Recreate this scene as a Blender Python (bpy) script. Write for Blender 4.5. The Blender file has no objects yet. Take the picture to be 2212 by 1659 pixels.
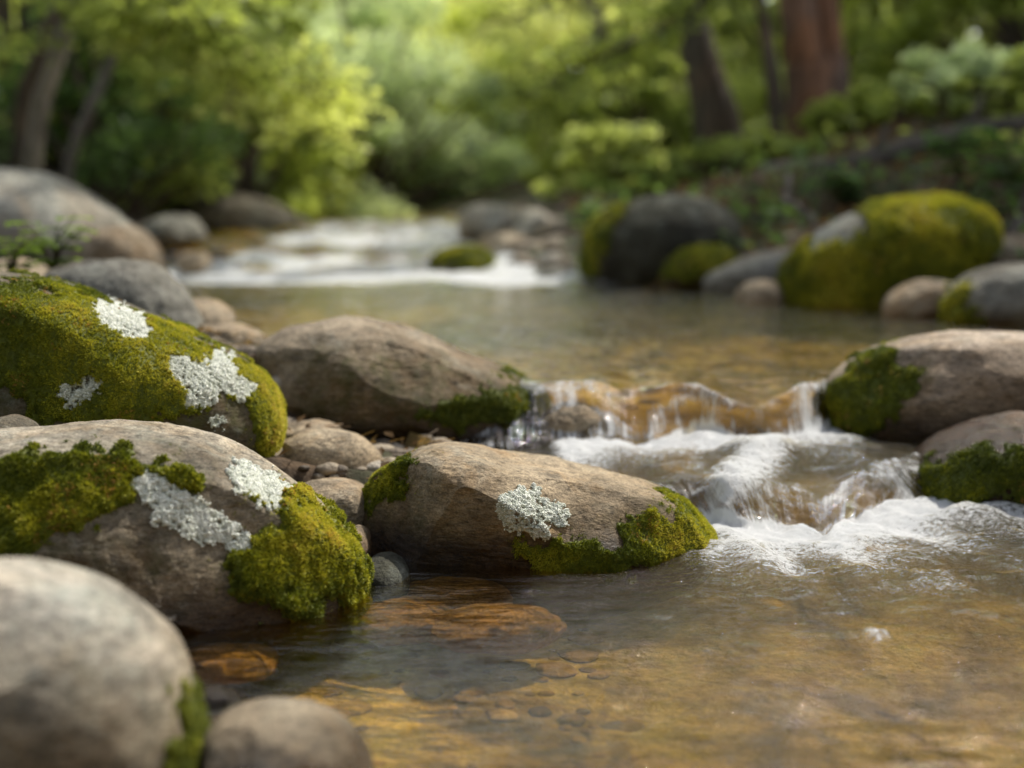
import bpy, math, random
import numpy as np
from mathutils import Vector

rng = np.random.default_rng(7)
random.seed(7)
scene = bpy.context.scene
COL = scene.collection

# ------------------------------------------------------------------ camera geometry
CAM_H, PITCH, FPX = 0.45, math.radians(7.6), 3072.0
cp_, sp_ = math.cos(PITCH), math.sin(PITCH)
def raydir(px, py):
    a = (np.asarray(px, float) - 1106) / FPX
    b = -(np.asarray(py, float) - 829.5) / FPX
    return np.stack([a, cp_ + b * sp_, -sp_ + b * cp_], -1)
def P(px, py, Y):
    d = raydir(px, py); t = Y / d[..., 1]
    return d * t[..., None] + np.array([0, 0, CAM_H])
def G(px, py, z=0.0):
    d = raydir(px, py); t = (z - CAM_H) / d[..., 2]
    return d * t[..., None] + np.array([0, 0, CAM_H])
def project(p):
    q = p - np.array([0, 0, CAM_H])
    depth = q[:, 1] * cp_ - q[:, 2] * sp_
    up = q[:, 1] * sp_ + q[:, 2] * cp_
    depth = np.maximum(depth, 1e-3)
    return np.stack([1106 + FPX * q[:, 0] / depth, 829.5 - FPX * up / depth], -1)

# ------------------------------------------------------------------ numpy noise
def _hash(ix, iy, iz, s):
    h = (ix.astype(np.uint32) * np.uint32(374761393) + iy.astype(np.uint32) * np.uint32(668265263)
         + iz.astype(np.uint32) * np.uint32(2246822519) + np.uint32(s * 3266489917 & 0xffffffff))
    h = (h ^ (h >> np.uint32(13))) * np.uint32(1274126177)
    h = (h ^ (h >> np.uint32(16))) * np.uint32(2654435761)
    h = h ^ (h >> np.uint32(15))
    return h.astype(np.float64) / 4294967295.0
def vnoise(p, s=0):
    p = np.asarray(p, float)
    i = np.floor(p).astype(np.int64); f = p - i
    u = f * f * f * (f * (f * 6 - 15) + 10)
    r = 0
    for dx in (0, 1):
        wx = u[:, 0] if dx else 1 - u[:, 0]
        for dy in (0, 1):
            wy = u[:, 1] if dy else 1 - u[:, 1]
            for dz in (0, 1):
                wz = u[:, 2] if dz else 1 - u[:, 2]
                r = r + wx * wy * wz * _hash(i[:, 0] + dx, i[:, 1] + dy, i[:, 2] + dz, s)
    return r * 2 - 1
def fbm(p, freq=1.0, octv=4, s=0, gain=0.5, ridged=False):
    a, t, n = 1.0, 0.0, 0.0
    p = np.asarray(p, float) * freq
    for k in range(octv):
        v = vnoise(p + 17.3 * k, s + k)
        if ridged: v = 1 - 2 * np.abs(v)
        t = t + a * v; n += a; a *= gain; p = p * 2.03
    return t / n
def sstep(a, b, x):
    t = np.clip((x - a) / (b - a), 0, 1); return t * t * (3 - 2 * t)
def v3(x, y, z=0):
    x = np.asarray(x, float); return np.stack([x, np.broadcast_to(y, x.shape), np.broadcast_to(z, x.shape)], -1)

# ------------------------------------------------------------------ mesh helpers
def mesh_np(name, verts, faces, mat=None, smooth=True, parent=None, attrs=None, loc=None):
    """faces: (n,3) or (n,4) int array, or list of such arrays"""
    fl = faces if isinstance(faces, list) else [faces]
    fl = [f for f in fl if len(f)]
    verts = np.asarray(verts, np.float32)
    if loc is not None: verts = verts - np.asarray(loc, np.float32)
    me = bpy.data.meshes.new(name)
    me.vertices.add(len(verts)); me.vertices.foreach_set('co', verts.ravel())
    nl = sum(f.size for f in fl); nf = sum(len(f) for f in fl)
    me.loops.add(nl); me.loops.foreach_set('vertex_index', np.concatenate([f.ravel() for f in fl]).astype(np.int32))
    me.polygons.add(nf)
    sizes = np.concatenate([np.full(len(f), f.shape[1]) for f in fl])
    st = np.concatenate([[0], np.cumsum(sizes)[:-1]])
    me.polygons.foreach_set('loop_start', st.astype(np.int32))
    me.polygons.foreach_set('loop_total', sizes.astype(np.int32))
    me.update(calc_edges=True)
    me.polygons.foreach_set('use_smooth', np.full(nf, smooth, bool))
    for k, v in (attrs or {}).items():
        if v.ndim == 1:
            a = me.attributes.new(k, 'FLOAT', 'POINT'); a.data.foreach_set('value', v.astype(np.float32))
        else:
            a = me.attributes.new(k, 'FLOAT_VECTOR', 'POINT'); a.data.foreach_set('vector', v.astype(np.float32).ravel())
    if mat: me.materials.append(mat)
    o = bpy.data.objects.new(name, me); COL.objects.link(o)
    if loc is not None and parent is None: o.location = Vector([float(c) for c in loc])
    if parent: o.parent = parent
    return o
def tag(o, label=None, cat=None, group=None, kind=None):
    if label: o['label'] = label
    if cat: o['category'] = cat
    if group: o['group'] = group
    if kind: o['kind'] = kind
    return o
def vnormals(v, f):
    if f.shape[1] == 4: fn = np.cross(v[f[:, 2]] - v[f[:, 0]], v[f[:, 3]] - v[f[:, 1]])
    else: fn = np.cross(v[f[:, 1]] - v[f[:, 0]], v[f[:, 2]] - v[f[:, 0]])
    n = np.zeros_like(v)
    for k in range(f.shape[1]):
        for c in range(3): n[:, c] += np.bincount(f[:, k], fn[:, c], len(v))
    return n / np.maximum(np.linalg.norm(n, axis=1, keepdims=True), 1e-12)
_cs = {}
def cube_sphere(n):
    if n in _cs: return _cs[n]
    t = np.tan(np.linspace(-1, 1, n + 1) * math.pi / 4)
    a, b = np.meshgrid(t, t, indexing='ij'); one = np.ones_like(a)
    V, F = [], []; off = 0
    idx = np.arange((n + 1) ** 2).reshape(n + 1, n + 1)
    q = np.stack([idx[:-1, :-1], idx[1:, :-1], idx[1:, 1:], idx[:-1, 1:]], -1).reshape(-1, 4)
    for face, flip in (((one, a, b), 0), ((-one, a, b), 1), ((a, one, b), 1), ((a, -one, b), 0), ((a, b, one), 0), ((a, b, -one), 1)):
        V.append(np.stack(face, -1).reshape(-1, 3)); F.append((q[:, ::-1] if flip else q) + off); off += (n + 1) ** 2
    V = np.concatenate(V); F = np.concatenate(F)
    V /= np.linalg.norm(V, axis=1, keepdims=True)
    key = np.round(V * 1e5).astype(np.int64)
    _, first, inv = np.unique(key, axis=0, return_index=True, return_inverse=True)
    V = V[first]; F = inv.reshape(-1)[F]
    _cs[n] = (V, F); return V, F
def tube(pts, rad, seg=14, amp=0.0, freq=8, s=0, cap=True):
    pts = np.asarray(pts, float); rad = np.asarray(rad, float); n = len(pts)
    tan = np.gradient(pts, axis=0); tan /= np.linalg.norm(tan, axis=1, keepdims=True)
    ref = np.array([0.13, 1.0, 0.07]) if abs(tan[0][1]) < .9 else np.array([1.0, 0, 0])
    u = np.cross(tan, ref); u /= np.linalg.norm(u, axis=1, keepdims=True); w = np.cross(tan, u)
    th = np.linspace(0, 2 * np.pi, seg, endpoint=False)
    dirs = u[:, None, :] * np.cos(th)[None, :, None] + w[:, None, :] * np.sin(th)[None, :, None]
    V = (pts[:, None, :] + dirs * rad[:, None, None]).reshape(-1, 3)
    if amp:
        rr = np.repeat(rad, seg)[:, None]
        V = V + dirs.reshape(-1, 3) * fbm(V * np.array([1, 1, .35]), freq, 3, s)[:, None] * amp * rr
    i = np.arange(n - 1)[:, None] * seg; j = np.arange(seg)[None, :]; j2 = (j + 1) % seg
    F = np.stack([i + j, i + j2, i + seg + j2, i + seg + j], -1).reshape(-1, 4)
    return V, F[:, ::-1]
def join(parts):
    V, F, off = [], [], 0
    for v, f in parts: V.append(v); F.append(f + off); off += len(v)
    return np.concatenate(V), np.concatenate(F)
def spline(pts, n=12, closed=False):
    p = np.asarray(pts, float); m = len(p); out = []
    for i in range(m if closed else m - 1):
        if closed: a, b, c, d = p[(i - 1) % m], p[i], p[(i + 1) % m], p[(i + 2) % m]
        else: a, b, c, d = p[max(i - 1, 0)], p[i], p[i + 1], p[min(i + 2, m - 1)]
        for t in np.linspace(0, 1, n, endpoint=False):
            out.append(.5 * ((2 * b) + (-a + c) * t + (2 * a - 5 * b + 4 * c - d) * t * t + (-a + 3 * b - 3 * c + d) * t ** 3))
    if not closed: out.append(p[-1])
    return np.array(out)
def poly_sd(q, poly):
    """signed distance in pixels, positive inside"""
    poly = np.asarray(poly, float); n = len(poly)
    d = np.full(len(q), 1e9); inside = np.zeros(len(q), bool)
    for i in range(n):
        a, b = poly[i], poly[(i + 1) % n]; e = b - a; w = q - a
        t = np.clip((w @ e) / (e @ e + 1e-9), 0, 1)
        d = np.minimum(d, np.linalg.norm(w - t[:, None] * e, axis=1))
        c = ((a[1] <= q[:, 1]) & (b[1] > q[:, 1])) | ((b[1] <= q[:, 1]) & (a[1] > q[:, 1]))
        xx = a[0] + (q[:, 1] - a[1]) / (b[1] - a[1] + 1e-12) * e[0]
        inside ^= c & (q[:, 0] < xx)
    return np.where(inside, d, -d)

# ------------------------------------------------------------------ material helpers
class NT:
    def __init__(s, name):
        s.m = bpy.data.materials.new(name); s.m.use_nodes = True
        s.t = s.m.node_tree; s.t.nodes.clear(); s.out = s.n('ShaderNodeOutputMaterial')
    def n(s, ty, **kw):
        nd = s.t.nodes.new(ty)
        for k, v in kw.items():
            if k.startswith('i_'):
                key = k[2:]; nd.inputs[int(key) if key.isdigit() else key.replace('_', ' ')].default_value = v
            else: setattr(nd, k, v)
        return nd
    def l(s, a, b): s.t.links.new(a, b)
    def noise(s, vec, scale, detail=4, rough=.55, dist=0.0):
        nd = s.n('ShaderNodeTexNoise'); nd.inputs['Scale'].default_value = scale
        nd.inputs['Detail'].default_value = detail; nd.inputs['Roughness'].default_value = rough
        nd.inputs['Distortion'].default_value = dist
        if vec is not None: s.l(vec, nd.inputs['Vector'])
        return nd.outputs['Fac']
    def ramp(s, fac, stops):
        r = s.n('ShaderNodeValToRGB'); e = r.color_ramp.elements
        while len(e) < len(stops): e.new(.5)
        for k, (p, c) in enumerate(stops):
            e[k].position = p; e[k].color = (c[0], c[1], c[2], 1) if hasattr(c, '__len__') else (c, c, c, 1)
        s.l(fac, r.inputs[0]); return r.outputs[0]
    def mix(s, fac, a, b, blend='MIX'):
        m = s.n('ShaderNodeMix', data_type='RGBA', blend_type=blend)
        for inp, v in ((m.inputs[0], fac), (m.inputs[6], a), (m.inputs[7], b)):
            if isinstance(v, (int, float)): inp.default_value = v
            elif isinstance(v, tuple): inp.default_value = (v[0], v[1], v[2], 1)
            else: s.l(v, inp)
        return m.outputs[2]
    def math(s, op, a, b=0.0, c=0.0, clamp=False):
        m = s.n('ShaderNodeMath', operation=op, use_clamp=clamp)
        for inp, v in zip(m.inputs, (a, b, c)):
            if isinstance(v, (int, float)): inp.default_value = v
            else: s.l(v, inp)
        return m.outputs[0]
    def map(s, v, a, b, c=0.0, d=1.0):
        m = s.n('ShaderNodeMapRange'); s.l(v, m.inputs[0])
        for k, x in zip((1, 2, 3, 4), (a, b, c, d)): m.inputs[k].default_value = x
        return m.outputs[0]
    def attr(s, name, out='Fac'): return s.n('ShaderNodeAttribute', attribute_name=name).outputs[out]
    def bump(s, h, dist, strength=1.0, normal=None):
        b = s.n('ShaderNodeBump'); b.inputs['Distance'].default_value = dist; b.inputs['Strength'].default_value = strength
        s.l(h, b.inputs['Height'])
        if normal is not None: s.l(normal, b.inputs['Normal'])
        return b.outputs[0]

_rm = {}
def rock_mat(name, A, B, C, wetz=None, pale=.0, rust=.3, scale=1.0, seedoff=0.0, dark=.5):
    t = NT(name)
    tc = t.n('ShaderNodeTexCoord'); mp = t.n('ShaderNodeMapping'); mp.inputs['Location'].default_value = (seedoff, seedoff * .7, -seedoff)
    t.l(tc.outputs['Object'], mp.inputs[0]); v = mp.outputs[0]
    mp2 = t.n('ShaderNodeMapping'); mp2.inputs['Scale'].default_value = (1, 1, 2.6); mp2.inputs['Rotation'].default_value = (.2, .5, .3)
    t.l(v, mp2.inputs[0]); vs = mp2.outputs[0]
    c = t.mix(t.map(t.noise(v, 7 * scale, 6, .6, .4), .36, .64), A, B)
    c = t.mix(t.map(t.noise(vs, 22 * scale, 8, .68, .2), .48, .66, 0, .75), c, tuple(x * .42 for x in B))
    c = t.mix(t.map(t.noise(v, 11 * scale, 5, .62, 1.0), .5, .68, 0, rust), c, C)
    if pale:
        pf = t.math('MULTIPLY', t.map(t.noise(v, 15 * scale, 7, .7, .5), .53, .62, 0, 1), t.map(t.noise(v, 160, 3, .6), .35, .6, .35, 1))
        c = t.mix(t.math('MULTIPLY', pf, pale), c, (.36, .39, .34))
    gl_ = t.ramp(t.noise(v, 4.2 * scale, 5, .6, .8), [(.34, (.50, .45, .38)), (.48, (.92, .90, .86)), (.62, (1.15, 1.14, 1.12))])
    c = t.mix(1.0, c, gl_, 'MULTIPLY')
    # mineral grain and pits
    g = t.noise(v, 340, 3, .7)
    c = t.mix(1.0, c, t.ramp(g, [(.3, .62), (.5, .97), (.72, 1.4)]), 'MULTIPLY')
    g2 = t.noise(vs, 95 * scale, 6, .72)
    c = t.mix(1.0, c, t.ramp(g2, [(.33, .4), (.46, .9), (.7, 1.3)]), 'MULTIPLY')
    pit = t.map(t.noise(vs, 48 * scale, 5, .75, .6), .62, .70)
    c = t.mix(t.math('MULTIPLY', pit, dark), c, (.03, .026, .02))
    # film of algae where the rock is damp and under moss
    mo = t.attr('moss')
    c = t.mix(t.map(mo, .1, .6, 0, .92), c, (.032, .036, .008))
    al = t.attr('algae')
    alf = t.math('MULTIPLY', al, t.map(t.noise(v, 60, 5, .7), .34, .6))
    c = t.mix(t.math('MULTIPLY', alf, .75), c, t.mix(t.map(t.noise(v, 24, 4, .6), .42, .6), (.075, .075, .014), (.12, .075, .022)))
    rough = .86
    if wetz is not None:
        gp = t.n('ShaderNodeNewGeometry'); sx = t.n('ShaderNodeSeparateXYZ'); t.l(gp.outputs['Position'], sx.inputs[0])
        nz = t.math('ADD', sx.outputs[2], t.math('MULTIPLY', t.math('SUBTRACT', t.noise(v, 26, 4), .5), -.05))
        wet = t.map(nz, wetz + .05, wetz + .018)
        c = t.mix(wet, c, t.mix(1.0, c, (.28, .22, .15), 'MULTIPLY'))
        damp = t.map(nz, wetz + .15, wetz + .04)
        c = t.mix(t.math('MULTIPLY', damp, .75), c, t.mix(1.0, c, (.6, .5, .36), 'MULTIPLY'))
        rough = t.map(wet, 0, 1, .86, .22)
    h = t.math('ADD', t.math('MULTIPLY', t.noise(vs, 70 * scale, 8, .7), 1.0), t.math('MULTIPLY', g, .22))
    h = t.math('SUBTRACT', h, t.math('MULTIPLY', pit, .5))
    b = t.bump(h, .006, 1.0)
    p = t.n('ShaderNodeBsdfPrincipled'); t.l(c, p.inputs['Base Color']); t.l(b, p.inputs['Normal'])
    if isinstance(rough, float): p.inputs['Roughness'].default_value = rough
    else: t.l(rough, p.inputs['Roughness'])
    p.inputs['Specular IOR Level'].default_value = .35
    t.l(p.outputs[0], t.out.inputs[0]); return t.m

def moss_mat():
    t = NT('moss_fibre')
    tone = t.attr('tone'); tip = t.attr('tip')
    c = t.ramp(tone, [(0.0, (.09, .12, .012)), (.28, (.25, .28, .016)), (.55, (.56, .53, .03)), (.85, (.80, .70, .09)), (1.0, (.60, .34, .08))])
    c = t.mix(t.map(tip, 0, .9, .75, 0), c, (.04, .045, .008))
    d = t.n('ShaderNodeBsdfPrincipled'); t.l(c, d.inputs['Base Color']); d.inputs['Roughness'].default_value = .6
    d.inputs['Specular IOR Level'].default_value = .3
    tr = t.n('ShaderNodeBsdfTranslucent'); t.l(c, tr.inputs[0])
    m = t.n('ShaderNodeMixShader', i_0=.35); t.l(d.outputs[0], m.inputs[1]); t.l(tr.outputs[0], m.inputs[2])
    t.l(m.outputs[0], t.out.inputs[0]); return t.m
MOSS = moss_mat()
def lichen_mat():
    t = NT('lichen_crust')
    tone = t.attr('tone')
    c = t.ramp(tone, [(0.0, (.11, .12, .08)), (.3, (.38, .40, .32)), (.7, (.68, .70, .60)), (1.0, (.88, .88, .80))])
    d = t.n('ShaderNodeBsdfPrincipled'); t.l(c, d.inputs['Base Color']); d.inputs['Roughness'].default_value = .85
    d.inputs['Specular IOR Level'].default_value = .15
    t.l(d.outputs[0], t.out.inputs[0]); return t.m
LICHEN = lichen_mat()
def leaf_mat():
    t = NT('leaf')
    oi = t.n('ShaderNodeObjectInfo'); tone = t.attr('tone')
    v = t.ramp(tone, [(0, (.5, .55, .55)), (.5, (.95, 1, 1)), (1, (1.32, 1.32, 1.15))])
    c = t.mix(1.0, oi.outputs['Color'], v, 'MULTIPLY')
    d = t.n('ShaderNodeBsdfPrincipled'); t.l(c, d.inputs['Base Color']); d.inputs['Roughness'].default_value = .45
    d.inputs['Specular IOR Level'].default_value = .3
    tr = t.n('ShaderNodeBsdfTranslucent'); t.l(t.mix(1.0, c, (1.36, 1.34, .85), 'MULTIPLY'), tr.inputs[0])
    m = t.n('ShaderNodeMixShader', i_0=.6); t.l(d.outputs[0], m.inputs[1]); t.l(tr.outputs[0], m.inputs[2])
    t.l(m.outputs[0], t.out.inputs[0]); return t.m
LEAF = leaf_mat()
def bark_mat(name, A, B):
    t = NT(name); tc = t.n('ShaderNodeTexCoord'); mp = t.n('ShaderNodeMapping'); mp.inputs['Scale'].default_value = (1, 1, .2)
    t.l(tc.outputs['Object'], mp.inputs[0]); v = mp.outputs[0]
    n = t.noise(v, 22, 7, .7, .5)
    c = t.mix(t.map(t.noise(tc.outputs['Object'], 2.2, 4), .4, .6), A, B)
    c = t.mix(1.0, c, t.ramp(n, [(.35, .35), (.55, 1.0), (.75, 1.4)]), 'MULTIPLY')
    d = t.n('ShaderNodeBsdfPrincipled'); t.l(c, d.inputs['Base Color']); d.inputs['Roughness'].default_value = .9
    t.l(t.bump(n, .03), d.inputs['Normal']); t.l(d.outputs[0], t.out.inputs[0]); return t.m
BARK_D = bark_mat('bark_dark', (.13, .09, .06), (.08, .072, .052))
BARK_R = bark_mat('bark_red', (.26, .12, .06), (.14, .10, .08))
BARK_P = bark_mat('bark_pale', (.42, .36, .31), (.26, .22, .19))
BARK_G = bark_mat('bark_grey', (.17, .15, .13), (.10, .085, .07))

# ------------------------------------------------------------------ water levels
Z1, Z2, Z3 = 0.060, 0.145, 0.250
b1 = G(np.array([400, 1150, 1440, 1542, 1620, 1683, 1740, 1788, 1840, 1913, 1980, 2049, 2300]),
       np.array([1150, 1150, 1150, 1146, 1158, 1142, 1148, 1164, 1140, 1121, 1112, 1102, 1100]), 0.0)
l1 = G(np.array([400, 1150, 1400, 1453, 1540, 1631, 1720, 1800, 1880, 1944, 2023, 2120, 2300]),
       np.array([1050, 1050, 1046, 1049, 1040, 1030, 1024, 1012, 1002, 990, 975, 968, 965]), Z1)
b2 = G(np.array([300, 1100, 1180, 1343, 1438, 1511, 1600, 1640, 1699, 1777, 1850, 2300]),
       np.array([968, 968, 966, 966, 960, 950, 966, 970, 956, 944, 905, 890]), Z1)
l2 = G(np.array([300, 1100, 1187, 1291, 1380, 1432, 1500, 1579, 1631, 1700, 1777, 1850, 2300]),
       np.array([820, 820, 826, 818, 826, 846, 838, 832, 850, 838, 812, 775, 765]), Z2)
def water(x, y, detail=True):
    """returns height, foam, stream coordinate, steepness"""
    yb1, yl1 = np.interp(x, b1[:, 0], b1[:, 1]), np.interp(x, l1[:, 0], l1[:, 1])
    yb2, yl2 = np.interp(x, b2[:, 0], b2[:, 1]), np.interp(x, l2[:, 0], l2[:, 1])
    yl1 = np.maximum(yl1, yb1 + .05); yl2 = np.maximum(yl2, yb2 + .07)
    p = v3(x, y)
    if detail:
        wob = fbm(p, 14, 3, 5) * .012
        yb1 = yb1 + wob; yb2 = yb2 + wob
        sc_ = fbm(v3(x, 0), 13, 2, 7); yl1 = yl1 + .035 * sc_; yl2 = yl2 + .06 * sc_
    u1 = np.clip((y - yb1) / (yl1 - yb1), 0, 1); u2 = np.clip((y - yb2) / (yl2 - yb2), 0, 1)
    S1 = .5 * (1 - (1 - u1) ** 1.8) + .5 * sstep(0, 1, u1); S2 = .5 * (1 - (1 - u2) ** 1.8) + .5 * sstep(0, 1, u2)
    z = Z1 * S1 + (Z2 - Z1) * S2 + (Z3 - Z2) * sstep(4.9, 8.2, y)
    steep = np.where((u1 > 0) & (u1 < 1), (1 - u1) ** .6, 0) + np.where((u2 > 0) & (u2 < 1), (1 - u2) ** .6, 0)
    cx, cy = .385, 1.70
    ang = np.arctan2(x - cx, y - cy) * .24
    near = sstep(2.12, 2.0, y) * sstep(-.2, .1, x)
    t = ang * near + (x + .0 * y) * (1 - near)
    if not detail: return z, None, t, steep
    dn1 = yb1 - y; dn2 = yb2 - y
    n1 = fbm(p * np.array([1, .7, 1]), 16, 4, 11); n2 = fbm(p, 45, 4, 13)
    lat1 = sstep(.16, .27, x) * (1 - .3 * sstep(.52, .72, x))
    f1 = 1.25 * np.where(dn1 > 0, np.exp(-np.maximum(dn1, 0) / (.15 + .10 * n1)), np.exp(dn1 / .010)) * lat1
    # trail of foam drifting toward the camera from the lower fall
    tr = np.exp(-((x - (.375 + .10 * (1.75 - y))) / .11) ** 2) * sstep(1.38, 1.66, y) * (dn1 > 0)
    f1 = np.maximum(f1, tr * (.46 + .6 * n1))
    f1 = np.maximum(f1, .40 * sstep(.10, .35, x) * sstep(1.36, 1.62, y) * (dn1 > 0) * (n1 * .9 + .35))
    lat2 = sstep(.04, .09, x) * (1 - .5 * sstep(.5, .62, x))
    f2 = 1.15 * np.where(dn2 > 0, np.exp(-np.maximum(dn2, 0) / (.15 + .09 * n1)), np.exp(dn2 / .010)) * lat2 * (.8 + .2 * np.sin(x * 26))
    # white tongue that runs from the upper foam down to the apex of the lower fall
    tg = np.exp(-((x - (.30 + .42 * (y - 1.9))) / .05) ** 2) * sstep(1.84, 1.90, y) * (y < 2.14) * .72
    f2 = np.maximum(f2, tg)
    fs = (steep > .05) * (.32 + .30 * fbm(np.stack([t * 1.0, S1 * .4 + S2 * .4, 0 * t], -1), 16, 3, 43))
    # thin white side chutes against the boulders
    ch = np.exp(-((x - .085) / .035) ** 2) + np.exp(-((x - .475) / .035) ** 2)
    fs2 = np.where((u2 > 0) & (u2 < 1), ch * .5, 0)
    ch1 = np.exp(-((x - .565) / .03) ** 2)
    fs2 = np.maximum(fs2, np.where((u1 > 0) & (u1 < 1), ch1 * .45, 0))
    n3 = fbm(p * np.array([1.0, 1.3, 1]), 2.3, 4, 21)
    far = .8 * sstep(-.25, .1, x - np.interp(y, [4.7, 6, 8], [-1.25, -1.15, -1.05])) * sstep(4.7, 5.2, y) * sstep(10.5, 8, y) * (.80 + 1.1 * n3 + .5 * fbm(p * np.array([1.0, 2.2, 1]), 9, 3, 23))
    band = np.exp(-((y - 5.3) / .35) ** 2) * sstep(.3, -.3, x) * .5
    foam = np.clip(np.maximum.reduce([f1, f2, fs, fs2, far + band]), 0, 1)
    n4 = fbm(p, 11, 3, 17)
    dimple = sstep(0, .6, f1) * .022 * (.55 + 1.1 * n4) + sstep(0, .7, f2) * .024 * (.55 + 1.1 * n4)
    dimple += foam * .006 * n2
    z = z + dimple
    # smooth swell
    z += fbm(p * np.array([1, 1.6, 1]), 7, 3, 31) * .0022 * (1 + 2.0 * sstep(1.2, 1.9, y) * sstep(2.2, 2.1, y))
    z += fbm(p * np.array([1, 2.0, 1]), 20, 3, 33) * .0012 * (1 + 4.5 * sstep(.0, .3, x) * sstep(1.1, 1.6, y) * (y < 2.2))
    z += (y > 4.6) * fbm(p * np.array([1, 1.4, 1]), 3.5, 4, 35) * .055 * sstep(4.6, 5.4, y)
    # water gathers into lower tongues between the stones before it drops
    wd2 = sstep(.30, -.02, y - yl2) * sstep(0, .4, u2); wd1 = sstep(.14, -.02, y - yl1) * sstep(0, .4, u1)
    z -= wd2 * (.024 * np.exp(-((x - .385) / .06) ** 2) + .010 * np.exp(-((x - .21) / .03) ** 2))
    z -= wd1 * .018 * np.exp(-((x - .42) / .06) ** 2)
    # smooth domes of water over the sunken rocks of each fall
    w2 = (4 * u2 * (1 - u2)) * sum(a_ * np.exp(-((x - c_) / s_) ** 2) for a_, c_, s_ in ((.018, .125, .035), (-.012, .195, .03), (.018, .285, .045), (-.014, .375, .035), (.016, .465, .035)))
    w1 = (4 * u1 * (1 - u1)) * sum(a_ * np.exp(-((x - c_) / s_) ** 2) for a_, c_, s_ in ((.016, .30, .04), (-.012, .40, .03), (.014, .49, .035)))
    z += w2 + w1
    # streaks down the falls
    st = fbm(np.stack([t * 1.0, S1 * .1 + S2 * .1, 0 * t], -1), 55, 3, 41)
    z += st * .005 * np.clip(steep, 0, 1)
    # standing bubble mound
    bx, by = G(1885, 1380)[:2]
    for dx, dy, r, h in ((0, 0, .013, .009), (.013, -.004, .007, .005), (.003, -.012, .006, .003)):
        q = ((x - bx - dx) ** 2 + (y - by - dy) ** 2) / r ** 2
        z += h * np.exp(-q ** 2); foam = np.maximum(foam, .55 * np.exp(-q))
    return z, foam, t, steep

ys_ = np.array([.3, 1.0, 1.4, 1.70, 1.9, 2.1, 2.4, 3.1, 4.7, 6, 8, 10, 13, 18, 30, 100])
xl_ = np.array([-.34, -.34, -.46, -.22, -.13, -.14, -.22, -.6, -1.15, -1.6, -1.9, -1.9, -2.6, -6, -20, -60])
yr_ = np.array([.3, 1.8, 2.4, 3.4, 3.9, 5.2, 5.9, 8, 10, 13, 18, 30, 100])
xr_ = np.array([1.5, 1.05, 1.15, 1.30, 1.0, .35, -.05, -.2, -.3, -.6, -3, -14, -50])
def ground(x, y, detail=True):
    x = np.asarray(x, float); y = np.asarray(y, float)
    z, _, _, _ = water(x, np.minimum(y, 60), False)
    p = v3(x, y)
    w = fbm(p, 3.0, 3, 51) * .06
    L = np.interp(y, ys_, xl_) + w; R = np.interp(y, yr_, xr_) + w
    dl = L - x; dr = x - R                     # positive on the bank
    dist = np.maximum(dl, dr)
    depth = .075 + .02 * sstep(.3, -.3, x) * 0 + .10 * (y < 1.2) * 0
    bed = z - depth * sstep(0.04, -.16, dist) - .01
    casc = sstep(1.84, 1.9, y) * sstep(2.3, 2.2, y)
    bed = np.where(dist < 0, bed + .040 * casc, bed)
    slope_r = .30 * np.minimum(np.maximum(dr, 0), 1.0) + .24 * np.clip(dr - 1.0, 0, 3) + .06 * np.clip(dr - 5, 0, 60)
    slope_l = .16 * np.minimum(np.maximum(dl, 0), 1.5) + .10 * np.clip(dl - 1.5, 0, 6) + .05 * np.clip(dl - 7, 0, 60)
    h = bed + np.where(dr > 0, slope_r, 0) + np.where(dl > 0, slope_l, 0) + .012 * sstep(-.03, .05, dist)
    h = h + .03 * np.clip(y - 16, 0, 80)
    if detail:
        h = h + fbm(p, 9, 5, 61) * (.008 + .05 * sstep(0.1, 1.0, dist)) + fbm(p, 1.3, 3, 63) * .08 * sstep(.3, 2, dist)
    return h, dist

def axis_map(lo, hi, fine_lo, fine_hi, step, growth=1.035):
    a = list(np.arange(fine_lo, fine_hi, step)); s = step
    x = a[-1]
    while x < hi: s *= growth; x += s; a.append(x)
    s = step; x = a[0]; b = []
    while x > lo: s *= growth; x -= s; b.append(x)
    return np.array(b[::-1] + a)
def grid(xs, ys):
    X, Y = np.meshgrid(xs, ys, indexing='xy'); n, m = X.shape
    i = np.arange(n * m).reshape(n, m)
    F = np.stack([i[:-1, :-1], i[:-1, 1:], i[1:, 1:], i[1:, :-1]], -1).reshape(-1, 4)
    return X.ravel(), Y.ravel(), F

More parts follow.
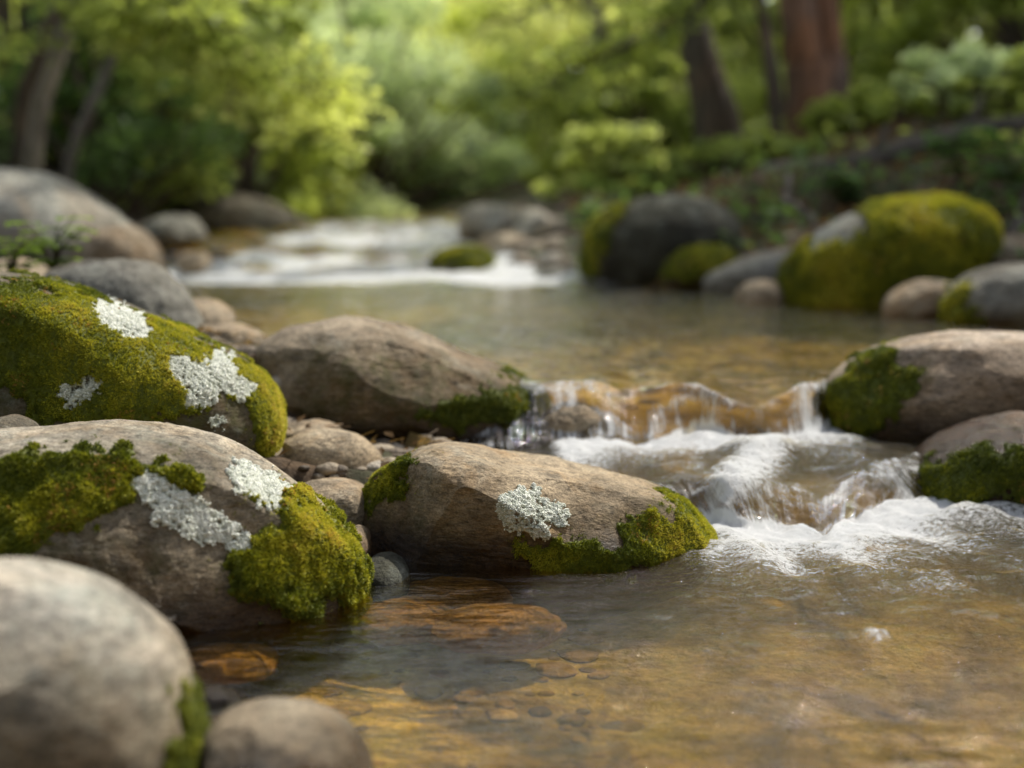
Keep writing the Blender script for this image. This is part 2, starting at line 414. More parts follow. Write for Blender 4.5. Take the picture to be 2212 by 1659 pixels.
def build_ground():
    X, Y, F = grid(axis_map(-200, 200, -1.6, 2.2, .014, 1.04), axis_map(-30, 400, .5, 4.6, .014, 1.03))
    h, dist = ground(X, Y)
    t = NT('ground'); tc = t.n('ShaderNodeTexCoord'); v = tc.outputs['Object']
    d = t.attr('bank')
    mpb = t.n('ShaderNodeMapping'); mpb.inputs['Scale'].default_value = (1, .55, 1); t.l(v, mpb.inputs[0])
    bed = t.ramp(t.noise(mpb.outputs[0], 7, 6, .6, .6), [(.34, (.09, .05, .012)), (.43, (.42, .26, .055)), (.54, (.76, .52, .13)), (.70, (.86, .68, .24))])
    vor = t.n('ShaderNodeTexVoronoi', feature='F1'); vor.inputs['Scale'].default_value = 24; t.l(v, vor.inputs['Vector'])
    bed = t.mix(.45, bed, t.mix(1.0, bed, t.ramp(vor.outputs['Distance'], [(0, 1.2), (.5, .9), (.8, .35)]), 'MULTIPLY'))
    bed = t.mix(1.0, bed, t.ramp(t.noise(v, 120, 4, .7), [(.3, .7), (.6, 1.15)]), 'MULTIPLY')
    soil = t.ramp(t.noise(v, 16, 7, .7), [(.32, (.022, .016, .009)), (.5, (.075, .048, .026)), (.66, (.16, .10, .05))])
    green = t.mix(t.map(t.noise(v, 2.4, 4, .6), .46, .58), soil, (.035, .055, .012))
    sxy = t.n('ShaderNodeSeparateXYZ'); t.l(v, sxy.inputs[0])
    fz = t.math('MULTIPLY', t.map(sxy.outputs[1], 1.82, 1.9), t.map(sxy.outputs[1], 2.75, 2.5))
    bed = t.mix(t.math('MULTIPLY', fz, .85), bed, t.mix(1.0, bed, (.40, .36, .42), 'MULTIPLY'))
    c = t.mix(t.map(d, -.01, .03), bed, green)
    p = t.n('ShaderNodeBsdfPrincipled'); t.l(c, p.inputs['Base Color']); p.inputs['Roughness'].default_value = .9
    t.l(t.bump(t.noise(v, 45, 6, .7), .02), p.inputs['Normal']); t.l(p.outputs[0], t.out.inputs[0])
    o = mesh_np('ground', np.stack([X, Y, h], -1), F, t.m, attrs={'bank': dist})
    tag(o, kind='structure')
build_ground()

def build_water():
    ys = [.45]
    while ys[-1] < 15: ys.append(ys[-1] + max(.0032, ys[-1] * .0035 if ys[-1] > 2.5 else 0))
    xs = axis_map(-4.5, 3.5, -.75, 1.3, .0042, 1.02)
    X, Y, F = grid(xs, np.array(ys))
    z, foam, tt, steep = water(X, Y)
    gh, dist = ground(X, Y, False)
    keep = gh < z + .05
    F = F[keep[F].any(1)]
    used = np.zeros(len(X), bool); used[F.ravel()] = True
    re = np.cumsum(used) - 1
    V = np.stack([X, Y, z], -1)[used]; F = re[F]
    at = {'foam': foam[used], 'steep': np.clip(steep, 0, 1)[used],
          'flow': np.stack([tt, Y * .035 + z * .08, 0 * Y], -1)[used]}
    t = NT('water'); geo = t.n('ShaderNodeNewGeometry').outputs['Position']
    flow = t.attr('flow', 'Vector'); fo = t.attr('foam'); sp = t.attr('steep')
    mp = t.n('ShaderNodeMapping'); mp.inputs['Scale'].default_value = (1, 1.8, .3); t.l(geo, mp.inputs[0]); pv = mp.outputs[0]
    mq = t.n('ShaderNodeMapping'); mq.inputs['Rotation'].default_value = (0, 0, .22); mq.inputs['Scale'].default_value = (.55, 1.5, .3)
    t.l(geo, mq.inputs[0]); pq = mq.outputs[0]
    flat = t.math('SUBTRACT', 1.0, sp, clamp=True)
    sep = t.n('ShaderNodeSeparateXYZ'); t.l(geo, sep.inputs[0])
    rough_zone = t.math('MULTIPLY', t.map(sep.outputs[1], 1.15, 1.5), t.map(sep.outputs[0], -.02, .28))
    rough_zone = t.math('MULTIPLY', rough_zone, t.map(sep.outputs[1], 2.3, 2.15))
    # height field: slow swell + choppy ripples in the fast water + streaks on falls
    h0 = t.noise(pq, 20, 3, .5)
    h1 = t.noise(pv, 85, 5, .62, .3)
    h2 = t.noise(pv, 330, 3, .6)
    hs = t.noise(flow, 80, 3, .5)
    nrm = t.bump(h0, .012, 1.0)
    nrm = t.bump(t.math('MULTIPLY', t.math('MULTIPLY', h1, flat), t.math('ADD', rough_zone, .14)), .010, 1.0, nrm)
    nrm = t.bump(t.math('MULTIPLY', h2, t.math('MULTIPLY', rough_zone, flat)), .0016, 1.0, nrm)
    nrm = t.bump(t.math('MULTIPLY', hs, sp), .014, 1.0, nrm)
    fr = t.n('ShaderNodeFresnel'); fr.inputs['IOR'].default_value = 1.46; t.l(nrm, fr.inputs['Normal'])
    tr = t.n('ShaderNodeBsdfTransparent'); tr.inputs[0].default_value = (.94, .83, .48, 1)
    gl = t.n('ShaderNodeBsdfAnisotropic'); gl.inputs['Roughness'].default_value = .03; gl.inputs[0].default_value = (1, 1, 1, 1)
    t.l(nrm, gl.inputs['Normal'])
    mk = t.n('ShaderNodeBsdfDiffuse'); mk.inputs[0].default_value = (.38, .29, .09, 1)
    trm = t.n('ShaderNodeMixShader'); t.l(t.math('ADD', t.math('MULTIPLY', rough_zone, .05), .006), trm.inputs[0]); t.l(tr.outputs[0], trm.inputs[1]); t.l(mk.outputs[0], trm.inputs[2])
    clear = t.n('ShaderNodeMixShader'); t.l(t.math('MULTIPLY', fr.outputs[0], 1.25, clamp=True), clear.inputs[0]); t.l(trm.outputs[0], clear.inputs[1]); t.l(gl.outputs[0], clear.inputs[2])
    # foam
    ns = t.noise(flow, 230, 4, .65); npos = t.noise(pv, 120, 6, .75, .4); npf = t.noise(pv, 520, 3, .6)
    ns2 = t.noise(flow, 75, 3, .6)
    nsc = t.map(t.math('ADD', t.math('MULTIPLY', ns, .5), t.math('MULTIPLY', ns2, .5)), .30, .70)
    npc = t.map(t.math('ADD', t.math('MULTIPLY', npos, .72), t.math('MULTIPLY', npf, .28)), .34, .66)
    nn = t.math('ADD', t.math('MULTIPLY', nsc, sp), t.math('MULTIPLY', npc, flat))
    cov = t.math('ADD', t.math('MULTIPLY', fo, 1.45), t.math('SUBTRACT', nn, 1.0))
    cov = t.math('POWER', t.map(cov, -.03, .42, 0, .98), 1.1)
    ho = t.bump(t.math('ADD', npos, t.math('MULTIPLY', npf, .5)), .006, .8)
    wd = t.n('ShaderNodeBsdfPrincipled'); wd.inputs['Base Color'].default_value = (.90, .91, .90, 1); wd.inputs['Roughness'].default_value = .35
    t.l(ho, wd.inputs['Normal'])
    wt = t.n('ShaderNodeBsdfTranslucent'); wt.inputs[0].default_value = (.85, .85, .84, 1)
    wm = t.n('ShaderNodeMixShader', i_0=.2); t.l(wd.outputs[0], wm.inputs[1]); t.l(wt.outputs[0], wm.inputs[2])
    o_ = t.n('ShaderNodeMixShader'); t.l(cov, o_.inputs[0]); t.l(clear.outputs[0], o_.inputs[1]); t.l(wm.outputs[0], o_.inputs[2])
    t.l(o_.outputs[0], t.out.inputs[0])
    tag(mesh_np('water', V, F, t.m, attrs=at), kind='structure')
build_water()

# ------------------------------------------------------------------ moss, lichen, rocks
def sample_faces(V, F, w, n, r):
    T = np.concatenate([F[:, [0, 1, 2]], F[:, [0, 2, 3]]]) if F.shape[1] == 4 else F
    a, b, c = V[T[:, 0]], V[T[:, 1]], V[T[:, 2]]
    area = np.linalg.norm(np.cross(b - a, c - a), axis=1) / 2
    wt = w[T].mean(1) * area; tot = wt.sum()
    if tot <= 0: return None
    cum = np.cumsum(wt) / tot; k = np.minimum(np.searchsorted(cum, r.random(n)), len(T) - 1)
    u, v = r.random(n), r.random(n); f = u + v > 1; u[f], v[f] = 1 - u[f], 1 - v[f]
    def bar(A):
        a_, b_ = (u, v) if A.ndim == 1 else (u[:, None], v[:, None])
        return A[T[k, 0]] * (1 - a_ - b_) + A[T[k, 1]] * a_ + A[T[k, 2]] * b_
    return bar, area[(w[T].mean(1) > .5)].sum()
def frame(n):
    ref = np.where(np.abs(n[:, 2:3]) < .9, np.array([[0, 0, 1.]]), np.array([[1., 0, 0]]))
    u = np.cross(n, ref); u /= np.linalg.norm(u, axis=1, keepdims=True)
    return u, np.cross(n, u)
def make_moss(root, V, F, N, mask, loc, r, size=1.0, thick=.006, dens=520000, seed=0, tone=.0, film=0.0):
    """mask 0..1 per vertex; cushion + sprigs"""
    sel = mask > .02
    clump = fbm(V, 55, 3, seed + 3) * .5 + .5
    lump = fbm(V, 20, 2, seed + 5) * .5 + .5
    disp = thick * sstep(0, .6, mask) * (.45 + .38 * clump + .5 * lump)
    Vc = V + N * (disp[:, None] - .0022)
    Fk = F[sel[F].all(1)]
    if len(Fk) == 0: return
    Nc = vnormals(Vc, F)
    res = sample_faces(Vc, F, np.clip(mask, 0, 1) * sel, 10, r)
    if res is None: return
    bar, area = res
    n = int(min(max(area * dens / size ** 2, 300), 70000))
    stray = .16 * np.clip(film * 1.3 - .25, 0, 1) * (fbm(V, 60, 3, seed + 33) > .05)
    Vc = np.where((mask < .02)[:, None], V - N * .0012, Vc)
    bar, _ = sample_faces(Vc, F, np.maximum(sstep(0, .55, mask), stray), n, r)
    base = bar(Vc); nn = bar(Nc); nn /= np.linalg.norm(nn, axis=1, keepdims=True)
    cl = bar(clump); u, w = frame(nn)
    big = fbm(base, 9, 3, seed + 9); mm = bar(mask)
    tn = np.clip(.43 + tone + .42 * (cl - .5) + .62 * big - .22 * (1 - sstep(.1, .9, mm)) + r.normal(0, .10, n), 0.02, .93)
    rust = (fbm(base, 24, 2, seed + 15) > .42) & (r.random(n) < .18); tn = np.where(rust, 1.0, tn)
    L = size * r.uniform(.0026, .0056, n) * (.6 + .7 * cl)
    NL = 4
    Vs, Ts, Tp = [], [], []
    grav = np.array([0, 0, -.25])
    for k in range(NL):
        an = r.uniform(0, 2 * np.pi, n); sp = r.uniform(.15, .95, n)[:, None]
        rad = u * np.cos(an)[:, None] + w * np.sin(an)[:, None]
        d = nn + rad * sp + grav + r.normal(0, .12, (n, 3)); d /= np.linalg.norm(d, axis=1, keepdims=True)
        side = np.cross(d, nn + .01); side /= np.maximum(np.linalg.norm(side, axis=1, keepdims=True), 1e-6)
        wd = (size * .00062 * r.uniform(.7, 1.4, n))[:, None]
        b0 = base - nn * .0015
        Vs.append(np.stack([b0 - side * wd * .6, b0 + d * L[:, None] * .55 - side * wd, b0 + d * L[:, None], b0 + d * L[:, None] * .55 + side * wd, b0 + side * wd * .6], 1))
        Tp.append(np.tile(np.array([0, .55, 1, .55, 0]), (n, 1))); Ts.append(np.repeat(tn[:, None], 5, 1))
    Vs = np.concatenate(Vs).reshape(-1, 3); Tp = np.concatenate(Tp).ravel(); Ts = np.concatenate(Ts).ravel()
    m = len(Vs) // 5; i = np.arange(m)[:, None] * 5
    Q = i + np.array([[0, 1, 3, 4]]); T3 = i + np.array([[1, 2, 3]])
    # cushion surface kept under the sprigs
    used = np.zeros(len(Vc), bool); used[Fk.ravel()] = True; re = np.cumsum(used) - 1
    Vb = Vc[used]; off = len(Vb)
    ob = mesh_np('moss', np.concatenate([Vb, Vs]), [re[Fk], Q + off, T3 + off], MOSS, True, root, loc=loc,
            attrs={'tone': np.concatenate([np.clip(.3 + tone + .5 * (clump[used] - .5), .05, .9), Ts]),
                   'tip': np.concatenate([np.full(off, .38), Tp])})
    return ob
def make_lichen(root, V, F, N, mask, loc, r, seed=0, dens=1.0, size=1.0, bright=0.0):
    res = sample_faces(V, F, mask, 10, r)
    if res is None: return
    bar, area = res
    n = int(min(area * 1.6e6 * dens / size ** 2, 16000)); n = max(n, 60)
    bar, _ = sample_faces(V, F, mask, n, r)
    c = bar(V); nn = bar(N); nn /= np.linalg.norm(nn, axis=1, keepdims=True); m = bar(mask)
    rid = fbm(c, 170, 3, seed, ridged=True); lob = fbm(c, 60, 3, seed + 2)
    keep = (rid + .7 * lob - .35 * (m < .6) > -.12) | (r.random(n) < .10)
    c, nn, m, rid, lob = c[keep], nn[keep], m[keep], rid[keep], lob[keep]; n = len(c)
    rr = size * r.uniform(.0006, .0013, n); hgt = (.0004 + .0024 * np.clip(rid + .3, 0, 1) + .0022 * np.clip(lob + .3, 0, 1)) * size ** .5 * r.uniform(.5, 1.2, n)
    tilt = nn + r.normal(0, .45, (n, 3)); tilt /= np.linalg.norm(tilt, axis=1, keepdims=True)
    u, w = frame(tilt); S = 6
    th = np.linspace(0, 2 * np.pi, S, endpoint=False)[None, :] + r.uniform(0, 6, (n, 1))
    rad = rr[:, None] * r.uniform(.7, 1.25, (n, S))
    top = c + nn * hgt[:, None]
    ring = top[:, None, :] + (u[:, None, :] * np.cos(th)[..., None] + w[:, None, :] * np.sin(th)[..., None]) * rad[..., None] - tilt[:, None, :] * (rr * .35)[:, None, None]
    foot = c[:, None, :] + (ring - top[:, None, :]) * .6 - nn[:, None, :] * .0008
    VV = np.concatenate([(top + tilt * (rr * .3)[:, None])[:, None, :], ring, foot], 1).reshape(-1, 3)
    i = (np.arange(n) * (2 * S + 1))[:, None, None]; a = np.arange(S); b = (a + 1) % S
    T = (i + np.stack([0 * a, 1 + a, 1 + b], -1)[None]).reshape(-1, 3)
    Q = (i + np.stack([1 + a, 1 + S + a, 1 + S + b, 1 + b], -1)[None]).reshape(-1, 4)
    tn = np.clip(.52 + bright + .45 * rid + .2 * lob + r.normal(0, .15, n) + .12 * (1 - m), 0, 1)
    tt = np.concatenate([tn[:, None], np.repeat(tn[:, None], S, 1) + .08, np.repeat(tn[:, None], S, 1) * .25], 1).ravel()
    return mesh_np('lichen_patch', VV, [T, Q], LICHEN, True, root, loc=loc, attrs={'tone': np.clip(tt, 0, 1)})

def rock(name, label, poly, Y, Df, Db, mat, n=60, seed=1, e=2.4, amp=.02, famp=.004, cuts=(), ncut=5, moss=(), algae=(), lichens=(),
         moss_size=1.0, thick=.006, mtone=0.0, cat='boulder', group=None, shear=(0, 0), center=None, dens=560000):
    r = np.random.default_rng(seed)
    w = P(*np.array(poly, float).T, Y)[:, [0, 2]]
    sm = spline(w, 10, True)
    c = np.array(P(center[0], center[1], Y))[[0, 2]] if center else (sm.max(0) + sm.min(0)) / 2
    q = sm - c; th = np.arctan2(q[:, 1], q[:, 0]); R = np.linalg.norm(q, axis=1)
    o_ = np.argsort(th); th, R = th[o_], R[o_]
    D, F = cube_sphere(n)
    ang = np.arctan2(D[:, 2], D[:, 0]); cc = np.hypot(D[:, 0], D[:, 2]); s = D[:, 1]
    Rad = np.interp(ang, np.r_[th - 2 * np.pi, th, th + 2 * np.pi], np.r_[R, R, R])
    Rm = R.mean(); # round out the profile towards the poles
    nm = (cc ** e + np.abs(s) ** e) ** (1 / e); g = cc / nm; hh = s / nm
    RR = Rad * (1 - np.abs(hh) ** 2 * .35) + Rm * np.abs(hh) ** 2 * .35
    V = np.stack([c[0] + np.cos(ang) * RR * g, Y + np.where(hh < 0, Df, Db) * hh, c[1] + np.sin(ang) * RR * g], -1)
    V[:, 0] += shear[0] * hh; V[:, 2] += shear[1] * hh
    size = Rm * 2
    V0 = V.copy(); cen = np.array([c[0], Y, c[1]])
    # planar facets: (direction, depth fraction)
    cl = list(cuts)
    for _ in range(ncut):
        d = r.normal(size=3); d[1] = -abs(d[1]) * .8 - .1; cl.append((tuple(d), r.uniform(.03, .10)))
    for d, dep in cl:
        d = np.array(d, float); d /= np.linalg.norm(d)
        k = (V - cen) @ d; hmax = k.max(); lim = hmax * (1 - dep) + fbm(V, 4 / size, 2, seed + 70) * .03 * size
        over = np.maximum(k - lim, 0); V = V - d * (over * .88)[:, None]
    N = vnormals(V, F)
    V = V + N * (fbm(V, 1.6 / size, 3, seed) * amp * size + fbm(V, 7 / size, 4, seed + 8) * amp * .28 * size)[:, None]
    crk = fbm(V * np.array([1, 1, 1.8]), 9 / size, 4, seed + 20, ridged=True)
    V = V + N * (fbm(V, 22, 5, seed + 31, .55) * famp - np.clip(crk - .6, 0, 1) * famp * 1.1)[:, None]
    N = vnormals(V, F); px = project(V)
    wob = fbm(V, 26, 4, seed + 40); wob2 = fbm(V, 75, 3, seed + 41)
    mk = np.zeros(len(V)); film = np.zeros(len(V))
    lm_all = np.zeros(len(V)); lms = []
    pxm = FPX / Y
    for poly_l, *opt in lichens:
        br = opt[0] if opt else 0.0
        pl = np.array(poly_l, float)
        ctr = pl.mean(0); dd = px - ctr; an = np.arctan2(dd[:, 1], dd[:, 0])
        sd = poly_sd(px, spline(pl, 6, True)) / pxm      # metres
        lobes = fbm(np.stack([np.cos(an) * 3.2, np.sin(an) * 3.2, np.linalg.norm(dd, axis=1) / pxm * 14], -1), 2.2, 3, seed + 50)
        lm = sstep(0, .0025, sd + .010 * lobes + .007 * fbm(V, 130, 3, seed + 52)) * (N @ (np.array([0, 0, CAM_H]) - cen) > -.1)
        lms.append((lm, br)); lm_all = np.maximum(lm_all, lm)
    for poly_m in moss:
        sd = poly_sd(px, spline(poly_m, 5, True)) / pxm
        film = np.maximum(film, .85 * np.clip((sd + .028 + .03 * wob + .02 * wob2) / .035, 0, 1))
        mk = np.maximum(mk, np.clip((sd + .007 + (.024 * wob + .016 * wob2) * (1 if moss_size < 2 else 2.0)) / .032, 0, 1))
    mk = mk * (1 - lm_all)
    al = np.zeros(len(V))
    for poly_a in algae:
        sd = poly_sd(px, spline(poly_a, 5, True)) / pxm
        al = np.maximum(al, np.clip((sd + .03 * wob) / .04, 0, 1))
    root = mesh_np(name, V, F, mat, True, loc=cen, attrs={'moss': mk, 'algae': np.clip(np.maximum(al, film) + mk * .3, 0, 1)})
    tag(root, label, cat, group)
    if mk.max() > 0: make_moss(root, V, F, N, mk, cen, r, moss_size, thick, dens, seed + 60, mtone, film * (1 - lm_all))
    for i, (lm, br) in enumerate(lms): make_lichen(root, V, F, N, lm, cen, r, seed + 80 + i, bright=br)
    return root

M_mid = rock_mat('rock_tan', (.50, .405, .28), (.34, .29, .215), (.42, .25, .09), 0.0, .25, .5, 1.0, 1.0)
M_left = rock_mat('rock_grey_tan', (.54, .475, .37), (.33, .295, .235), (.40, .26, .12), 0.0, .5, .35, .9, 4.0)
M_mossy = rock_mat('rock_mossy_dark', (.20, .17, .12), (.13, .115, .085), (.18, .11, .05), 0.0, .4, .4, 1.0, 7.0)
M_back = rock_mat('rock_brown', (.42, .34, .24), (.28, .225, .16), (.32, .20, .09), 0.06, .5, .5, .8, 2.0)
M_fore = rock_mat('rock_fore', (.68, .60, .49), (.38, .375, .33), (.50, .40, .26), 0.0, .6, .4, .8, 9.0, .2)
M_pink = rock_mat('rock_pinkish', (.60, .49, .385), (.44, .365, .29), (.50, .35, .2), Z1, .3, .5, .9, 3.0)
M_wet = rock_mat('rock_wet_orange', (.32, .19, .07), (.18, .12, .055), (.40, .19, .04), Z1 + .03, .1, .7, 1.0, 5.0)
M_grey = rock_mat('rock_grey', (.27, .26, .225), (.19, .185, .16), (.24, .20, .14), None, .3, .2, .8, 6.0)
M_tan = rock_mat('rock_warm', (.48, .39, .275), (.34, .28, .20), (.44, .27, .12), None, .2, .5, 1.0, 8.0)
M_bed = rock_mat('rock_submerged', (.42, .24, .075), (.32, .17, .05), (.46, .24, .06), None, 0, .6, 1.3, 2.5, .3)
M_dark = rock_mat('rock_dark', (.055, .054, .034), (.034, .035, .022), (.06, .045, .02), None, .3, .2, .8, 6.6)  # shade of the large dark bank boulder is put into this colour

# the boulders in focus
rock('boulder', 'brown angular boulder mid-stream with one round lichen patch and moss on its waterline end',
     [(775, 1110), (782, 1050), (850, 1000), (925, 970), (1010, 972), (1120, 1000), (1230, 1022), (1350, 1042), (1450, 1068), (1515, 1120), (1548, 1185), (1500, 1260), (1300, 1310), (1060, 1310), (880, 1270), (800, 1190)],
     1.80, .15, .16, M_mid, n=210, seed=11, e=2.5, amp=.022, famp=.0034, ncut=3,
     cuts=(((.30, -.62, .80), .20), ((-.80, -.75, .30), .22), ((-.25, -1, -.05), .20), ((.35, -.95, .10), .14), ((-.1, -.55, -.8), .2)),
     moss=([(780, 1095), (778, 1050), (850, 998), (905, 985), (880, 1030), (860, 1062), (810, 1085)],
           [(1105, 1182), (1180, 1168), (1280, 1170), (1330, 1176), (1345, 1130), (1400, 1108), (1450, 1105), (1425, 1070), (1490, 1082), (1560, 1130), (1570, 1210), (1480, 1215), (1400, 1240), (1300, 1245), (1180, 1225), (1110, 1200)]),
     algae=([(780, 1090), (850, 1080), (960, 1090), (1000, 1150), (940, 1220), (800, 1180)],),
     lichens=(([(1084, 1072), (1110, 1055), (1150, 1054), (1180, 1075), (1205, 1090), (1228, 1112), (1215, 1140), (1190, 1135), (1180, 1162), (1150, 1160), (1120, 1150), (1090, 1130), (1078, 1100)],),),
     thick=.006)
rock('boulder', 'large grey-tan boulder at lower left with two moss cushions and two pale lichen patches',
     [(-260, 1010), (-60, 940), (100, 922), (250, 918), (400, 938), (520, 985), (620, 1050), (700, 1110), (760, 1180), (782, 1250), (765, 1320), (680, 1370), (450, 1450), (200, 1480), (-100, 1450), (-270, 1300)],
     1.58, .18, .17, M_left, n=230, seed=23, e=2.3, amp=.022, famp=.0034, ncut=3,
     cuts=(((.1, -.8, .65), .12), ((.45, -.75, .35), .10), ((-.4, -.8, .3), .10), ((0, -.75, -.75), .20)),
     moss=([(-280, 1060), (-20, 1005), (120, 984), (260, 984), (350, 1000), (420, 1045), (300, 1060), (240, 1110), (160, 1150), (60, 1190), (-20, 1220), (-280, 1240)],
           [(540, 1085), (620, 1060), (700, 1110), (770, 1190), (790, 1260), (780, 1315), (720, 1300), (690, 1340), (620, 1320), (560, 1310), (500, 1290), (470, 1230), (500, 1180), (560, 1150), (600, 1120)]),
     algae=([(0, 1180), (300, 1100), (480, 1240), (600, 1380), (300, 1400), (0, 1300)],),
     lichens=(([(275, 1045), (330, 1030), (370, 1045), (410, 1060), (450, 1090), (490, 1120), (530, 1150), (545, 1180), (500, 1192), (440, 1180), (390, 1160), (330, 1130), (310, 1080)], .08),
              ([(488, 1020), (530, 1000), (570, 1012), (610, 1035), (635, 1058), (610, 1070), (610, 1105), (570, 1100), (530, 1070), (495, 1050)], .05)),
     thick=.011, mtone=.07, moss_size=1.15)
rock('boulder', 'moss-blanketed boulder at the left edge with grey-white lichen rosettes',
     [(-300, 620), (-100, 590), (20, 592), (120, 612), (230, 650), (330, 690), (430, 735), (510, 775), (570, 825), (602, 890), (606, 940), (578, 1010), (480, 1080), (200, 1120), (-150, 1100), (-330, 900)],
     1.97, .19, .20, M_mossy, n=230, seed=37, e=2.4, amp=.018, famp=.003, ncut=3,
     cuts=(((.0, -.9, .25), .08), ((.1, -.8, -.7), .2)),
     moss=([(-300, 630), (0, 606), (120, 620), (330, 690), (520, 775), (620, 850), (625, 960), (590, 1030), (545, 960), (530, 880), (450, 860), (380, 900), (200, 925), (90, 920), (60, 860), (-20, 850), (-300, 900)],),
     algae=([(-300, 640), (600, 800), (640, 1000), (500, 1050), (-300, 1050)],),
     lichens=(([(198, 655), (240, 655), (300, 675), (325, 705), (318, 735), (270, 742), (245, 725), (215, 700), (200, 675)], .1),
              ([(368, 765), (410, 775), (440, 785), (455, 758), (500, 770), (510, 800), (545, 830), (525, 870), (480, 850), (460, 885), (420, 880), (395, 870), (400, 830), (360, 820)], .0),
              ([(130, 845), (170, 820), (205, 800), (220, 830), (200, 860), (150, 885)], -.15),
              ([(455, 905), (480, 900), (490, 915), (470, 930), (456, 922)], -.2)),
     thick=.008, mtone=-.03)
rock('boulder', 'smooth brown hump-backed boulder in the middle distance with moss on its right shoulder',
     [(545, 800), (570, 745), (640, 705), (740, 686), (830, 700), (920, 735), (1010, 770), (1100, 800), (1160, 840), (1195, 900), (1190, 950), (1120, 1010), (900, 1040), (700, 1010), (590, 940), (550, 870)],
     2.36, .19, .22, M_back, n=150, seed=41, e=2.3, amp=.024, famp=.005, ncut=4,
     cuts=(((.3, -.75, .75), .10), ((-.6, -.8, .3), .06), ((.4, -.9, 0), .08), ((0, -.8, -.65), .15)),
     moss=([(1080, 800), (1140, 825), (1210, 870), (1215, 925), (1160, 960), (1120, 935), (1060, 915), (980, 920), (900, 900), (960, 860), (1040, 840), (1085, 835)],),
     algae=([(640, 760), (900, 740), (1190, 860), (1190, 980), (640, 980)],), thick=.006, mtone=-.15, moss_size=1.25, dens=260000)
rock('boulder', 'big blurred pale boulder filling the bottom left corner',
     [(-420, 1330), (-250, 1250), (-60, 1225), (60, 1230), (200, 1268), (300, 1332), (370, 1400), (405, 1480), (425, 1600), (420, 1760), (300, 1900), (-100, 1960), (-380, 1800)],
     1.06, .12, .13, M_fore, n=120, seed=53, e=2.3, amp=.016, famp=.002, ncut=2,
     moss=([(400, 1480), (440, 1500), (450, 1760), (380, 1800), (370, 1640), (390, 1560)],), algae=([(160, 1440), (280, 1500), (260, 1620), (60, 1640)],), thick=.008, mtone=.0)
rock('stone', 'blurred rounded tan stone at the bottom edge between boulder and water',
     [(425, 1640), (470, 1560), (560, 1530), (660, 1540), (750, 1585), (805, 1660), (800, 1780), (600, 1840), (440, 1780)],
     1.08, .08, .08, M_fore, n=90, seed=59, e=2.2, amp=.02, famp=.002, ncut=1, cat='stone')
rock('boulder', 'pinkish tan boulder with a mossy nose at the right edge above the fall',
     [(1765, 870), (1790, 820), (1860, 770), (1960, 738), (2080, 724), (2200, 722), (2330, 745), (2420, 820), (2430, 920), (2330, 990), (2100, 1020), (1900, 990), (1790, 940)],
     2.37, .16, .20, M_pink, n=150, seed=61, e=2.3, amp=.018, famp=.0035, ncut=1,
     cuts=(((.2, -.7, .75), .10), ((.3, -.85, -.6), .26)),
     moss=([(1760, 880), (1785, 825), (1850, 775), (1925, 752), (1930, 785), (1985, 800), (1975, 850), (1940, 900), (1860, 935), (1780, 930)],),
     thick=.006, moss_size=1.25, mtone=-.08, dens=260000)
rock('boulder', 'wet dark mossy boulder at the right edge beside the lower fall',
     [(1955, 1050), (1985, 995), (2055, 945), (2150, 915), (2250, 900), (2380, 930), (2440, 1020), (2400, 1120), (2200, 1170), (2040, 1140), (1975, 1100)],
     2.08, .14, .16, M_wet, n=150, seed=67, e=2.3, amp=.022, famp=.004, ncut=2, cuts=(((.1, -.7, .7), .08),),
     moss=([(1960, 1060), (1995, 1000), (2080, 985), (2150, 970), (2250, 960), (2440, 980), (2400, 1090), (2200, 1080), (2060, 1100), (1985, 1100)],),
     algae=([(1960, 960), (2300, 860), (2450, 1000), (2300, 1150), (1960, 1150)],), thick=.006, mtone=-.22, moss_size=1.2, dens=300000)

# small stones between the left boulders
for k, (lab, pl, Y, mt) in enumerate([
    ('rounded tan stone wedged between the humped boulder and the lichened ones', [(583, 1010), (600, 960), (675, 930), (755, 936), (808, 968), (832, 1015), (815, 1070), (700, 1110), (595, 1070)], 1.98, M_mid),
    ('flat tan stone tucked behind the rounded one under the humped boulder', [(585, 950), (630, 915), (700, 910), (735, 935), (730, 985), (640, 1010), (590, 990)], 2.12, M_tan),
    ('pale grey cobble touching the left end of the mid-stream boulder', [(645, 1065), (685, 1038), (755, 1042), (795, 1070), (792, 1135), (740, 1165), (670, 1135)], 1.83, M_tan),
    ('small brown stone in the dark gap beside the mossy cushion', [(745, 1160), (770, 1140), (795, 1160), (800, 1205), (770, 1240), (745, 1210)], 1.72, M_mid),
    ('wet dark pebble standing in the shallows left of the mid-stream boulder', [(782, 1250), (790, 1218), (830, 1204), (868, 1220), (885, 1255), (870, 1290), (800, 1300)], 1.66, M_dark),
    ('little greenish rock at the left edge between two big boulders', [(-50, 930), (-10, 905), (30, 906), (70, 932), (60, 970), (-30, 980)], 1.66, M_mossy)]):
    rock('stone', lab, pl, Y, .06, .07, mt, n=70, seed=100 + k, e=2.3, amp=.03, famp=.003, ncut=2, cat='stone')
rock('stone', 'wet pebbly rock under the left chute of the upper fall',
     [(1160, 930), (1190, 885), (1245, 872), (1300, 892), (1330, 935), (1320, 1000), (1180, 1010)], 2.25, .045, .07, M_tan, n=80, seed=131, amp=.05, famp=.006, cat='stone')

